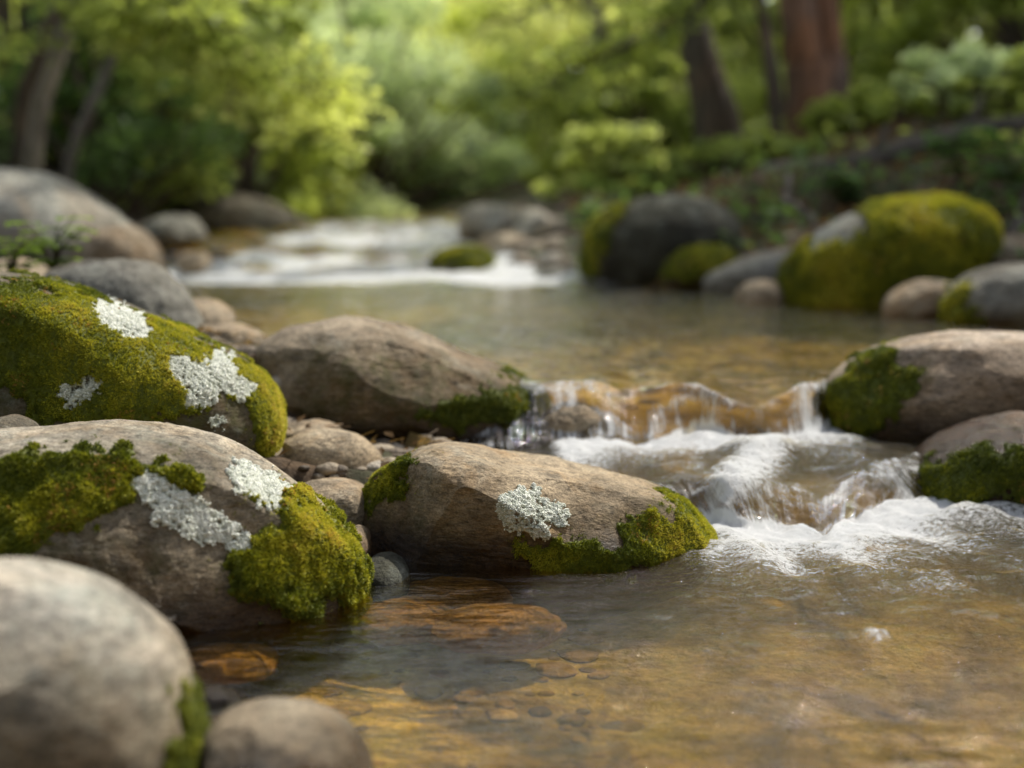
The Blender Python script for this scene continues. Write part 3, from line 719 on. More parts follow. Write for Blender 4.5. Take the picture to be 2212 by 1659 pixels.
# stones under the clear water
def flat_stone(lab, pc, rx, ry, h, z, seed, mat=M_bed, name='submerged_stone'):
    g = G(pc[0], pc[1], z); D, F = cube_sphere(40); r = np.random.default_rng(seed)
    V = D.copy(); V = V / (np.abs(V[:, :2]).max(1, keepdims=True) * .15 + .85)
    V *= np.array([rx, ry, h]); V += D * fbm(D, 1.3, 3, seed)[:, None] * np.array([rx, ry, h]) * .25
    V += D * fbm(V, 30, 4, seed + 3)[:, None] * .003
    a = r.uniform(-.4, .4); ca, sa = math.cos(a), math.sin(a); V = V @ np.array([[ca, -sa, 0], [sa, ca, 0], [0, 0, 1]])
    V += g
    zz = np.zeros(len(V))
    return tag(mesh_np(name, V, F, mat, True, loc=g, attrs={'moss': zz, 'algae': zz}), lab, 'stone', 'stones lying under the clear water')
flat_stone('flat amber stone under the water by the cushion of the lichened boulder', (868, 1340), .062, .058, .020, -.036, 201)
flat_stone('oval amber stone under the water, right of its neighbour', (1075, 1355), .075, .056, .020, -.036, 202)
flat_stone('dim stone in the shaded water below the mid-stream boulder', (985, 1290), .070, .05, .018, -.034, 203)
flat_stone('dark stone in the shadow below the lichened boulder', (490, 1430), .055, .05, .018, -.036, 204)
flat_stone('small purple-grey pebble breaking the surface beside the blurred corner boulder', (462, 1512), .020, .015, .010, -.002, 210, M_mossy, 'pebble')

# blurred stones of the far banks: (label, polygon, distance, depth, material, moss)
far = [
    ('smooth grey rounded boulder right behind the moss-blanketed one', [(95, 640), (110, 595), (180, 566), (250, 562), (320, 575), (370, 610), (410, 660), (425, 720), (300, 780), (120, 750)], 2.55, .16, M_grey, ()),
    ('small warm tan stone beside the grey rounded boulder', [(398, 665), (420, 646), (460, 650), (495, 675), (505, 700), (480, 730), (420, 730)], 2.75, .1, M_tan, ()),
    ('low brown stone at the pool edge behind the humped boulder', [(430, 715), (480, 700), (540, 712), (580, 740), (570, 780), (450, 790)], 2.6, .1, M_tan, ()),
    ('huge grey and tan boulder on the left bank under the trees', [(-260, 420), (-100, 360), (0, 356), (90, 372), (170, 410), (230, 450), (290, 500), (330, 545), (300, 620), (0, 660), (-250, 600)], 4.3, .5, rock_mat('rock_left_bank', (.48, .47, .42), (.34, .34, .30), (.48, .34, .2), None, .6, .45, .3, 2.2), ()),
    ('brown stone with a dark underside beside the rapids on the left', [(165, 540), (200, 500), (260, 485), (310, 505), (345, 560), (320, 600), (190, 600)], 4.0, .2, M_back, ()),
    ('grey stone half hidden by ferns left of the far rapids', [(310, 500), (340, 472), (390, 465), (425, 485), (432, 520), (330, 540)], 6.2, .3, M_grey, ()),
    ('long dark boulder under the shrubs across the far bend', [(370, 470), (420, 432), (500, 422), (570, 440), (640, 465), (680, 495), (660, 530), (400, 530)], 8.2, .6, M_mossy, ()),
    ('orange-tan boulder at the head of the far rapids', [(655, 505), (690, 485), (740, 480), (790, 490), (805, 520), (700, 540)], 8.4, .4, M_tan, ()),
    ('small pale rock in the white water at the left', [(385, 560), (410, 545), (440, 548), (455, 575), (400, 590)], 5.4, .12, M_tan, ()),
    ('small brown rock at the edge of the white water', [(445, 555), (465, 538), (490, 545), (495, 570), (450, 580)], 5.7, .12, M_back, ()),
    ('sunlit pale boulder heading the right gravel bar', [(990, 470), (1010, 448), (1060, 440), (1105, 452), (1120, 490), (1090, 520), (1000, 515)], 6.9, .3, M_fore, ()),
    ('second pale boulder on the gravel bar nearer the bushes', [(1105, 480), (1130, 455), (1170, 455), (1200, 480), (1195, 515), (1110, 520)], 6.8, .3, M_fore, ()),
    ('dark moss-topped rock at the tip of the gravel bar', [(930, 570), (960, 545), (1010, 537), (1050, 548), (1070, 580), (1040, 605), (940, 600)], 5.6, .25, M_mossy, ([(930, 565), (960, 535), (1060, 535), (1075, 570), (1000, 580)],)),
    ('tan stone behind the moss-topped rock', [(1020, 535), (1060, 505), (1120, 505), (1150, 530), (1130, 575), (1040, 575)], 6.3, .25, M_tan, ()),
    ('brown stone on the gravel bar near its right end', [(1120, 560), (1150, 530), (1210, 525), (1240, 550), (1230, 590), (1140, 600)], 5.9, .25, M_back, ()),
    ('warm stone against the big dark boulder', [(1190, 535), (1220, 495), (1260, 490), (1290, 520), (1280, 570), (1200, 575)], 6.2, .25, M_tan, ()),
    ('little grey stone at the waterline by the big dark boulder', [(1150, 600), (1180, 580), (1230, 578), (1265, 595), (1250, 625), (1160, 625)], 5.2, .15, M_grey, ()),
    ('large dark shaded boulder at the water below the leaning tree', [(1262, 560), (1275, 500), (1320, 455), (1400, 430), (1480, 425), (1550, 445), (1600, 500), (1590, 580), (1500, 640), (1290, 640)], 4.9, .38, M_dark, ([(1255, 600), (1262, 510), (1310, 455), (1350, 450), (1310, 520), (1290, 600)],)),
    ('low bright green mossy rock between the two large bank boulders', [(1440, 590), (1470, 555), (1530, 538), (1580, 550), (1600, 590), (1550, 625), (1450, 620)], 4.6, .2, M_mossy, ([(1430, 600), (1470, 545), (1540, 530), (1605, 560), (1600, 600)],)),
    ('flat grey slab on the bank beside the yellow-green boulder', [(1520, 610), (1570, 575), (1650, 550), (1730, 545), (1760, 600), (1700, 650), (1560, 645)], 4.4, .22, M_grey, ()),
    ('small reddish stone at the water by the yellow-green boulder', [(1590, 640), (1620, 612), (1670, 608), (1695, 640), (1680, 675), (1600, 670)], 4.0, .12, M_tan, ()),
    ('brown stone at the water under the yellow-green boulder', [(1915, 660), (1950, 625), (2010, 605), (2070, 615), (2090, 650), (2050, 690), (1930, 690)], 3.55, .16, M_back, ()),
    ('pale grey boulder with a mossy foot at the right edge', [(2045, 655), (2080, 610), (2150, 580), (2250, 572), (2350, 610), (2360, 700), (2200, 730), (2060, 710)], 3.3, .22, M_grey, ([(2040, 680), (2055, 640), (2095, 630), (2120, 670), (2110, 710), (2050, 710)],)),
    ('brown rock on the right bank above the pale grey boulder', [(2090, 580), (2120, 530), (2190, 505), (2290, 520), (2300, 600), (2150, 620)], 3.9, .2, M_back, ()),
    ('dull stone under leaf litter behind the yellow-green boulder', [(2100, 520), (2140, 480), (2210, 470), (2260, 500), (2240, 560), (2120, 560)], 4.5, .25, M_mossy, ()),
    ('grey stone low on the left bank behind the plant', [(-60, 600), (-20, 570), (40, 560), (90, 580), (110, 620), (60, 660), (-50, 660)], 3.0, .15, M_tan, ()),
]
for k, (lab, pl, Y, dp, mt, ms) in enumerate(far):
    rock('boulder' if Y > 2.8 and pl[0][0] - pl[4][0] < -130 else 'stone', lab, pl, Y + dp * .8, dp * .8, dp, mt, n=56, seed=300 + k, e=2.3, amp=.03, famp=.006, ncut=4,
         moss=ms, thick=.012, moss_size=2.4, dens=180000, cat='boulder' if pl[4][0] - pl[0][0] > 130 else 'stone', mtone=-.05)
rock('boulder', 'egg-shaped yellow-green mossy boulder with a pale bare top on the right bank',
     [(1690, 640), (1705, 580), (1750, 520), (1820, 475), (1920, 440), (2030, 428), (2100, 445), (2140, 490), (2130, 560), (2060, 640), (1950, 700), (1780, 710), (1700, 690)],
     4.1, .28, .32, rock_mat('rock_bank_moss', (.26, .28, .26), (.20, .21, .19), (.18, .14, .07), None, .5, .3, .5, 3.3), n=110, seed=77, e=2.3, amp=.02, famp=.005, ncut=2,
     moss=([(1670, 700), (1685, 600), (1730, 540), (1790, 530), (1850, 505), (1880, 475), (1870, 445), (1960, 425), (2100, 425), (2180, 500), (2150, 640), (2000, 720), (1800, 740)],),
     algae=([(1680, 600), (2150, 420), (2150, 640), (1700, 700)],), thick=.014, moss_size=2.2, dens=200000, mtone=.03)

# ------------------------------------------------------------------ loose gravel and litter (uncountable)
def gravel(name, n, xr, yr, cond, smin, smax, mat, seed, flat=.55):
    r = np.random.default_rng(seed)
    x = r.uniform(*xr, n * 3); y = r.uniform(*yr, n * 3); h, d = ground(x, y)
    k = cond(x, y, d); x, y, h = x[k][:n], y[k][:n], h[k][:n]; n = len(x)
    D, F = cube_sphere(5); m = len(D)
    s = smin + (smax - smin) * r.random(n) ** 3
    sc = np.stack([s * r.uniform(.8, 1.3, n), s * r.uniform(.8, 1.3, n), s * r.uniform(.35, .8, n) * flat / .55], -1)
    V = D[None] * sc[:, None, :] * (1 + .25 * fbm((D[None] + r.uniform(0, 50, (n, 1, 3))).reshape(-1, 3), 1.4, 2, seed).reshape(n, m, 1))
    a = r.uniform(0, 6.28, n); ca, sa = np.cos(a)[:, None], np.sin(a)[:, None]
    V = np.stack([V[..., 0] * ca - V[..., 1] * sa, V[..., 0] * sa + V[..., 1] * ca, V[..., 2]], -1)
    V += np.stack([x, y, h + sc[:, 2] * .2], -1)[:, None, :]
    FF = (np.arange(n)[:, None, None] * m + F[None]).reshape(-1, 4)
    t = np.repeat(r.random(n), m)
    return tag(mesh_np(name, V.reshape(-1, 3), FF, mat, True, attrs={'tone': t}), kind='stuff')
def gravel_mat(name, stops):
    t = NT(name); v = t.n('ShaderNodeTexCoord').outputs['Object']
    c = t.ramp(t.attr('tone'), stops)
    c = t.mix(1.0, c, t.ramp(t.noise(v, 60, 6, .7), [(.3, .55), (.65, 1.25)]), 'MULTIPLY')
    p = t.n('ShaderNodeBsdfPrincipled'); t.l(c, p.inputs['Base Color']); p.inputs['Roughness'].default_value = .75
    t.l(t.bump(t.noise(v, 180, 4), .004), p.inputs['Normal']); t.l(p.outputs[0], t.out.inputs[0]); return t.m
GM = gravel_mat('gravel_bank', [(0, (.08, .06, .04)), (.4, (.20, .155, .105)), (.8, (.32, .26, .18)), (1, (.42, .38, .31))])
GB = gravel_mat('gravel_bed', [(0, (.09, .045, .015)), (.4, (.26, .14, .04)), (.8, (.42, .24, .07)), (1, (.50, .34, .14))])
tag(gravel('bank_gravel', 2600, (-1.3, .0), (1.0, 3.6), lambda x, y, d: (d > -.03) & (x < -.05), .006, .024, GM, 5), 'brown and grey gravel filling the gaps between the left boulders')
tag(gravel('bed_gravel', 1500, (-.6, 1.3), (.9, 4.2), lambda x, y, d: (d < 0) & (((y < 1.8) & (x < .12)) | (y > 2.6)), .006, .026, GB, 6, .25), 'amber pebbles scattered over the stream bed')
tag(gravel('bar_gravel', 1200, (-2.2, 2.2), (3.6, 9), lambda x, y, d: (d > -.1) & (d < np.where(x > .2, .12, .35)), .02, .065, GM, 8), 'tan cobbles lining the far shores')

# ------------------------------------------------------------------ foliage
def leaves_at(C, N, size, r, up=.4, jitter=1.0, droop=0.0):
    """C centres; returns verts, quads, tone for diamond leaves folded on the midrib"""
    n = len(C)
    d = r.normal(0, 1, (n, 3)); d[:, 2] *= .5; d[:, 2] -= droop; d /= np.linalg.norm(d, axis=1, keepdims=True)
    nn = r.normal(0, .6, (n, 3)) + np.array([0, 0, up * 2]); s = np.cross(d, nn); s /= np.linalg.norm(s, axis=1, keepdims=True)
    L = size * r.uniform(.6, 1.35, n)[:, None]
    up_ = np.cross(s, d)
    a = C - d * L * .5; b = C + s * L * .3 + up_ * L * .08 - d * L * .05; c = C + d * L * .5; e = C - s * L * .3 + up_ * L * .08 - d * L * .05
    V = np.stack([a, b, c, e], 1).reshape(-1, 3); i = np.arange(n)[:, None] * 4
    return V, i + np.array([[0, 1, 2, 3]])
def crown_points(centers, radii, per, r, flat=.6):
    out = []
    for c, R, k in zip(centers, radii, per):
        d = r.normal(size=(k, 3)); d /= np.linalg.norm(d, axis=1, keepdims=True)
        rr = R * r.random(k)[:, None] ** .45
        out.append(np.array(c) + d * rr * np.array([1, 1, flat]))
    return np.concatenate(out)
def tone_for(C, r, seed, amp=.35, f=1.2):
    return np.clip(.5 + amp * fbm(C, f, 3, seed) * 1.4 + r.normal(0, .13, len(C)), 0, 1)

def make_tree(name, label, base, paths, bark, color, crown_z, crown_r, n_leaf, leaf=.075, seed=0, cat='tree', group=None, limbs=8, extra=None, tone_amp=.35):
    """paths: list of (points, r0, r1) trunks relative to base"""
    r = np.random.default_rng(seed); base = np.array(base, float)
    root = bpy.data.objects.new(name, None); COL.objects.link(root); root.location = Vector(base.tolist()); root.empty_display_size = .2
    tag(root, label, cat, group)
    tips = []
    for bi, (pts, r0, r1) in enumerate(paths):
        sp = spline(pts, 8); n = len(sp); t = np.linspace(0, 1, n)
        rad = r0 * (1 - t) + r1 * t; rad += r0 * .35 * np.exp(-np.linalg.norm(sp - sp[0], axis=1) / (r0 * 2.0))
        parts = [tube(sp, rad, 18, .16, 1.1 / r0, seed)]
        top = sp[-1]
        for k in range(limbs):
            f = r.uniform(.35, .98); i = int(f * (n - 1)); st = sp[i]
            if st[2] < crown_z[0] * .8: continue
            an = r.uniform(0, 2 * np.pi); ln = crown_r * r.uniform(.55, 1.0)
            d = np.array([math.cos(an), math.sin(an), r.uniform(.15, .7)])
            q = np.array([st, st + d * ln * .4 + [0, 0, .05 * ln], st + d * ln * .75, st + d * ln + [0, 0, -.08 * ln]])
            q = spline(q, 5); parts.append(tube(q, np.linspace(rad[i] * .45, rad[i] * .08, len(q)), 7))
            tips += [q[-1], q[len(q) * 2 // 3], q[len(q) // 2]]
        tips.append(top)
        v, f_ = join(parts)
        mesh_np('trunk', v, f_, bark[bi] if isinstance(bark, tuple) else bark, True, root)
    cs = [t for t in tips]
    nb = max(10, int(crown_r * 9))
    axis_top = spline(paths[0][0], 8)
    for _ in range(nb):
        z = r.uniform(*crown_z); an = r.uniform(0, 6.28); q = math.sqrt(max(.05, 1 - ((z - (crown_z[0] + crown_z[1]) / 2) / ((crown_z[1] - crown_z[0]) / 2 + .01)) ** 2))
        rr = crown_r * q * r.uniform(.3, 1.0)
        cx = np.interp(z, axis_top[:, 2], axis_top[:, 0]); cy = np.interp(z, axis_top[:, 2], axis_top[:, 1])
        cs.append(np.array([cx + math.cos(an) * rr, cy + math.sin(an) * rr, z]))
    radii = [crown_r * r.uniform(.16, .34) for _ in cs]
    per = np.maximum((np.array(radii) ** 2 / (np.array(radii) ** 2).sum() * n_leaf).astype(int), 20)
    C = crown_points(cs, radii, per, r)
    if extra is not None: C = np.concatenate([C, extra(r) - base])
    V, Q = leaves_at(C, None, leaf, r)
    o = mesh_np('crown', V, Q, LEAF, False, root, attrs={'tone': np.repeat(tone_for(C + base, r, seed, tone_amp), 4)})
    o.color = (*color, 1)
    return root

def g0(x, y): return float(ground(np.array([x]), np.array([y]))[0][0])
def at(px, Y, sink=.05):
    d = raydir(px, 400); x = float(d[0] / d[1] * Y); return (x, Y, g0(x, Y) - sink)

GREEN, BRIGHT, YELLOW, BLUE, DEEP = (.34, .39, .12), (.62, .65, .27), (.82, .80, .42), (.60, .66, .50), (.13, .20, .07)  # background haze is put into the paler leaf colours
def trunk_path(p0, pa, Ya, pb, Yb, H, k=.0):
    """from base point p0 through direction of pixel point pa to pb, then on to height H"""
    A = P(pa[0], pa[1], Ya) - p0; B = P(pb[0], pb[1], Yb) - p0
    dirn = (B - A) / max(np.linalg.norm(B - A), 1e-6)
    t = (H - B[2]) / dirn[2]
    return [np.zeros(3), A, B, B + dirn * t * .5 + [k, 0, 0], B + dirn * t + [k * 2, 0, 0]]

# framed trees (right bank)
p0 = np.array([*P(1570, 400, 8.0)[:2], g0(P(1570, 400, 8.0)[0], 8.0) - .1])
make_tree('leaning_tree', 'dark brown trunk leaning left on the right bank, left of the thick reddish trunk', p0,
          [(trunk_path(p0, (1545, 260), 8.0, (1480, 0), 8.0, 7.0), .14, .05)], BARK_D, GREEN, (2.6, 7.2), 1.5, 1100, seed=401)
p0 = np.array([*P(1760, 300, 7.6)[:2], g0(P(1760, 300, 7.6)[0], 7.6) - .1])
make_tree('thick_tree', 'thickest trunk on the right bank, reddish brown on its left side', p0,
          [(trunk_path(p0, (1742, 150), 7.6, (1722, 0), 7.6, 7.5), .125, .06), (trunk_path(p0 , (1790, 150), 7.75, (1775, 0), 7.75, 7.5, .1), .125, .05)],
          BARK_R, GREEN, (3.0, 7.8), 1.6, 1100, seed=402, limbs=6)
def thin(lab, pb, pt, Y, r0, bark, seed, col=BRIGHT, H=6.5, cr=1.2, n=1300, cz=(2.6, 6.6)):
    q = P(pb[0], pb[1], Y); p0 = np.array([q[0], Y, g0(q[0], Y) - .1])
    return make_tree('slender_tree', lab, p0, [(trunk_path(p0, pb, Y, pt, Y, H), r0, r0 * .35)], bark, col, cz, cr, n, seed=seed, limbs=6)
thin('slender grey-brown trunk leaning left at the bright clearing', (1355, 290), (1290, 60), 10.0, .075, BARK_G, 403, YELLOW)
thin('thin greenish trunk between the leaning tree and the thick tree', (1640, 240), (1612, 0), 11.0, .05, BARK_D, 404, BRIGHT)
thin('dark straight trunk far back on the right bank', (2035, 120), (2020, 0), 11.5, .16, BARK_D, 405, GREEN, 8, 1.8, 2000)
thin('faint slim trunk right of the thick tree', (1900, 180), (1890, 0), 13.5, .10, BARK_D, 413, GREEN, 8, 1.8, 2000)
# left bank
p0 = np.array([*P(52, 380, 6.6)[:2], g0(P(52, 380, 6.6)[0], 6.6) - .1])
make_tree('forked_tree', 'left tree with a pale trunk and a darker trunk, both leaning right', p0,
          [(trunk_path(p0, (84, 250), 6.6, (162, 0), 6.6, 6.5), .048, .028), (trunk_path(p0, (48, 240), 6.75, (132, 0), 6.8, 6.0), .045, .028)],
          (BARK_P, BARK_D), GREEN, (1.9, 6.6), 1.9, 4000, seed=406)
thin('thin leaning sapling trunk in the shade right of the left tree', (150, 350), (270, 60), 7.4, .035, BARK_G, 407, GREEN, 5.5, 1.4, 4000, (1.6, 5.4))
thin('slim dark trunk far back at upper centre-left', (700, 180), (712, 0), 19, .2, BARK_D, 408, BLUE, 9, 2.4, 5000, (2.2, 11))

# overhanging boughs, each a small tree's reach
def bough(label, start, pts_px, Y, spread, n, col, seed, leaf=.07):
    r = np.random.default_rng(seed)
    base = np.array(start, float)
    root = bpy.data.objects.new('overhanging_tree', None); COL.objects.link(root); root.location = Vector(base.tolist()); tag(root, label, 'tree')
    W = np.array([P(a, b, Y) for a, b in pts_px]); path = spline(np.concatenate([[base, (base * .55 + W[0] * .45) + [0, 0, .5]], W]), 8) - base
    parts = [tube(path, np.linspace(.032, .005, len(path)), 8, .1, 6, seed)]
    C = []
    for k in range(len(path) // 3, len(path)):
        for _ in range(2):
            d = r.normal(size=3) * np.array([1, .8, .55]); d /= np.linalg.norm(d); ln = spread * r.uniform(.5, 1.1)
            e = path[k] + d * ln + [0, 0, -.12 * ln]; q = np.array([path[k], path[k] + d * ln * .5 + [0, 0, .04], e])
            parts.append(tube(spline(q, 3), np.linspace(.008, .002, 7), 5)); C += [e, (path[k] + e) / 2]
    v, f = join(parts); mesh_np('trunk', v, f, BARK_D, True, root)
    pc = crown_points(C, [spread * .38] * len(C), [max(4, n // len(C))] * len(C), r, .5)
    V, Q = leaves_at(pc, None, leaf, r)
    o = mesh_np('crown', V, Q, LEAF, False, root, attrs={'tone': np.repeat(tone_for(pc + base, r, seed, .4, 2.5), 4)}); o.color = (*col, 1)
bough('sunlit yellow-green bough reaching over the water from the left', at(-330, 6.6), [(150, -120), (300, -20), (430, 60), (540, 130), (640, 190), (700, 215)], 6.2, .28, 2400, BRIGHT, 421, .055)
bough('leafy bough high over the left bank', at(-420, 6.4), [(0, -150), (160, -60), (330, 30), (480, 60)], 5.9, .38, 2000, GREEN, 422, .06)
bough('leafy shaded bough crossing in front of the bright clearing', at(1680, 7.3), [(1560, -40), (1450, 60), (1330, 110), (1220, 170), (1130, 220)], 7.2, .24, 800, GREEN, 423)
bough('drooping bough at top centre over the stream', at(1700, 8.6), [(1500, -160), (1350, -60), (1200, 0), (1090, 50)], 8.4, .30, 500, BRIGHT, 424)

# shrubs and undergrowth
def make_shrub(name, label, base, rx, rz, n, col, seed, leaf=.06, cat='shrub', group=None, lumps=32):
    r = np.random.default_rng(seed); base = np.array(base, float)
    root = bpy.data.objects.new(name, None); COL.objects.link(root); root.location = Vector(base.tolist()); tag(root, label, cat, group)
    cs, rd, parts = [], [], []
    for k in range(lumps):
        an = r.uniform(0, 6.28); q = r.random() ** .6; z = r.uniform(.08, 1) ** .9 * rz * r.uniform(.75, 1.2); w = math.sqrt(max(.1, 1 - (z / rz) ** 2 * .7))
        c = np.array([math.cos(an) * rx * q * w, math.sin(an) * rx * q * w * .8, z]); cs.append(c); rd.append(min(rx, rz) * r.uniform(.12, .34))
        q3 = spline(np.array([[r.normal() * rx * .1, r.normal() * rx * .1, -.05], c * [.5, .5, .6], c]), 4)
        parts.append(tube(q3, np.linspace(.018, .004, len(q3)) * (1 + rz * .5), 5))
    v, f = join(parts); mesh_np('stems', v, f, BARK_D, True, root)
    C = crown_points(cs, rd, [n // lumps] * lumps, r, .75); C = C[C[:, 2] > -.05]
    V, Q = leaves_at(C, None, leaf, r)
    o = mesh_np('foliage', V, Q, LEAF, False, root, attrs={'tone': np.repeat(tone_for(C + base, r, seed, .4), 4)}); o.color = (*col, 1)
    return root
sh = [  # px, Y, rx, rz, colour, n, label
    (240, 8.0, .7, 1.1, DEEP, 5000, 'deep green shrub behind the left tree'),
    (60, 8.6, 1.2, 2.4, GREEN, 7000, 'tall green shrub behind the forked left tree'),
    (-190, 6.4, .45, 1.1, GREEN, 3500, 'green shrub at the left frame edge beyond the big grey boulder'),
    (370, 8.6, .9, 1.35, GREEN, 7000, 'green bush beside the sapling on the left bank'),
    (500, 9.6, 1.0, 1.6, GREEN, 8000, 'rounded green bush above the long dark boulder'),
    (640, 11.0, 1.1, 1.5, BLUE, 8000, 'cool green bush at the far bend, left of the dark hollow'),
    (790, 12.5, 1.3, 2.0, BLUE, 8000, 'blue-green bush at the far bend'),
    (900, 14.5, 1.3, 1.5, BLUE, 7000, 'low blue-green bush beyond the head of the rapids'),
    (300, 11.5, 1.6, 3.2, GREEN, 9000, 'tall leafy thicket at left centre'),
    (980, 17.0, 1.6, 2.2, BRIGHT, 7000, 'light green bush in the central gap'),
    (1110, 15.0, 1.3, 1.2, BRIGHT, 6000, 'low light-green bush behind the pale boulders'),
    (1275, 11.0, .45, .32, GREEN, 2600, 'low green bush at the back of the gravel bar'),
    (1300, 8.3, .40, .38, BRIGHT, 3000, 'bright low bush left of the large dark boulder'),
    (1380, 9.4, .6, .85, GREEN, 3200, 'leafy green bush under the slender leaning trunk'),
    (1440, 7.0, .35, .16, GREEN, 1600, 'green clump at the foot of the leaning tree'),
    (1560, 7.0, .4, .16, GREEN, 1800, 'fern-like clump in front of the leaning tree'),
    (1660, 6.7, .4, .18, GREEN, 1800, 'leafy clump below the thick tree'),
    (1700, 9.8, .9, 1.2, BRIGHT, 6000, 'bright bush behind the thick tree'),
    (1170, 22, 2.2, 2.6, YELLOW, 7000, 'broad airy yellow-green bush filling the gap upstream'),
    (1320, 16, 1.6, 2.2, YELLOW, 6000, 'airy sunlit bush behind the slender leaning trunk'),
    (1000, 27, 2.2, 2.6, BRIGHT, 6000, 'pale light green bush deep in the central gap'),
    (1560, 12.5, 1.3, 2.0, YELLOW, 7000, 'sunny yellow-green bush beyond the leaning tree'),
    (1880, 7.2, .5, .20, GREEN, 3000, 'green bush right of the thick tree'),
    (1990, 7.8, .6, .30, GREEN, 4000, 'green bush under the far dark trunk'),
    (2110, 6.9, .5, .26, BLUE, 3500, 'grey-green leafy bush on the upper right bank'),
    (2260, 6.3, .5, .25, GREEN, 3500, 'green bush at the right frame edge'),
    (2000, 10.5, 1.2, 1.8, BRIGHT, 7000, 'light green thicket behind the right bank'),
    (2230, 9.0, 1.2, 2.0, GREEN, 7000, 'tall thicket at upper right'),
]
for k, (px, Y, rx, rz, col, n, lab) in enumerate(sh):
    make_shrub('shrub', lab, at(px, Y), rx, rz, n, col, 500 + k, leaf=.055 if Y < 9 else .085, group='bushes along the banks')

# trees of the wood behind
names = {0: 'bluish-green', 1: 'yellow-green', 2: 'mid-green', 3: 'dark green'}
woods = [(-700, 12, 3, 8), (-350, 10, 2, 8), (-150, 15, 3, 10), (180, 14, 2, 10), (420, 17, 2, 11), (560, 15, 0, 9), (640, 24, 0, 13), (820, 22, 0, 12), (860, 34, 0, 14),
         (980, 30, 1, 12), (1080, 42, 1, 13), (1170, 27, 1, 11), (1270, 20, 1, 10), (1330, 32, 1, 14), (1420, 15, 1, 9), (1540, 22, 1, 12), (1700, 16, 1, 10), (1830, 20, 1, 12), (1950, 15, 1, 10),
         (2120, 18, 2, 12), (2260, 13, 3, 9), (2450, 11, 3, 9), (2700, 14, 3, 10)]
spots = {}
for k, (px, Y, kind, H) in enumerate(woods):
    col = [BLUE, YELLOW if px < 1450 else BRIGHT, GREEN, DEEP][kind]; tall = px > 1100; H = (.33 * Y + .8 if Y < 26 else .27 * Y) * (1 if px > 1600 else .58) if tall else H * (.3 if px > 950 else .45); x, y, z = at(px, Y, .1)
    r = np.random.default_rng(600 + k); lean = r.normal(0, .3, 2)
    where = 'left of the far bend' if px < 600 else ('beyond the far bend of the stream' if px < 950 else ('in the sunny gap upstream' if px < 1480 else 'behind the right bank trunks'))
    order = ['nearest', 'second', 'third', 'fourth', 'fifth', 'sixth', 'seventh', 'eighth', 'ninth']
    key = (kind, where); spots[key] = spots.get(key, 0) + 1
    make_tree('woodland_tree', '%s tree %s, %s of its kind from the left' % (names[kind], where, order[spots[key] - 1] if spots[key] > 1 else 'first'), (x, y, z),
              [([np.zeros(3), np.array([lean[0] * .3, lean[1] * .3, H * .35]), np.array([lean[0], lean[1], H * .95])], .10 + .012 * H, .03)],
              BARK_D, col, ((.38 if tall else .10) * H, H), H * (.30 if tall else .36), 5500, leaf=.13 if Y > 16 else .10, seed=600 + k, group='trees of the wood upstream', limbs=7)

# far wood closing the view
def far_wood():
    r = np.random.default_rng(9); n = 60000
    az = r.uniform(-1.25, 1.25, n); D = r.uniform(50, 75, n); x, y = np.sin(az) * D, np.cos(az) * D
    top = (1 - .8 * np.exp(-((az + .025) / .035) ** 2)) * 13 + 3 * fbm(v3(az, 0), 7, 3, 3) + r.normal(0, 1, n)
    z0, _ = ground(x, y); C = np.stack([x, y, z0 + r.random(n) ** .8 * top], -1)
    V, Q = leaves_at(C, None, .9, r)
    o = mesh_np('far_wood', V, Q, LEAF, False, attrs={'tone': np.repeat(tone_for(C, r, 3, .5, .15), 4)}); o.color = (.80, .82, .62, 1)  # leaves paled; the haze is in their colour
    tag(o, 'distant wood with haze put into its pale green leaf colour', None, kind='stuff')
far_wood()
def fill_blocking_wood():  # unseen ring of leaves added behind the camera to reduce sky fill
    r = np.random.default_rng(19); n = 30000
    az = r.uniform(1.9, 2 * np.pi - 1.5, n); D = r.uniform(7, 12, n); x, y = np.sin(az) * D, np.cos(az) * D
    C = np.stack([x, y, r.random(n) * (6 + 1.5 * fbm(v3(az, 0), 5, 3, 3))], -1)
    V, Q = leaves_at(C, None, .34, r)
    o = mesh_np('unseen_fill_block', V, Q, LEAF, False, attrs={'tone': np.repeat(tone_for(C, r, 3, .4, .3), 4)}); o.color = (.10, .13, .03, 1)
    tag(o, 'unseen wood added behind the camera to cut the sky fill', None, kind='stuff')
fill_blocking_wood()
make_tree('unseen_shade_tree', 'unseen tree added just outside the frame to shade the right bank', (4.2, 8.1, g0(4.2, 8.1) - .1), [([np.zeros(3), np.array([.1, 0, 2.]), np.array([0, .1, 5.4])], .14, .05)], BARK_D, GREEN, (3.0, 5.8), 1.2, 8000, seed=901)  # this tree and the next are added out of view to shade the bank
make_tree('unseen_shade_tree', 'further unseen tree added outside the frame to shade the right bank', (4.6, 9.6, g0(4.6, 9.6) - .1), [([np.zeros(3), np.array([-.1, 0, 2.]), np.array([0, .1, 4.6])], .14, .05)], BARK_D, GREEN, (2.0, 5.4), 1.8, 9000, seed=902)

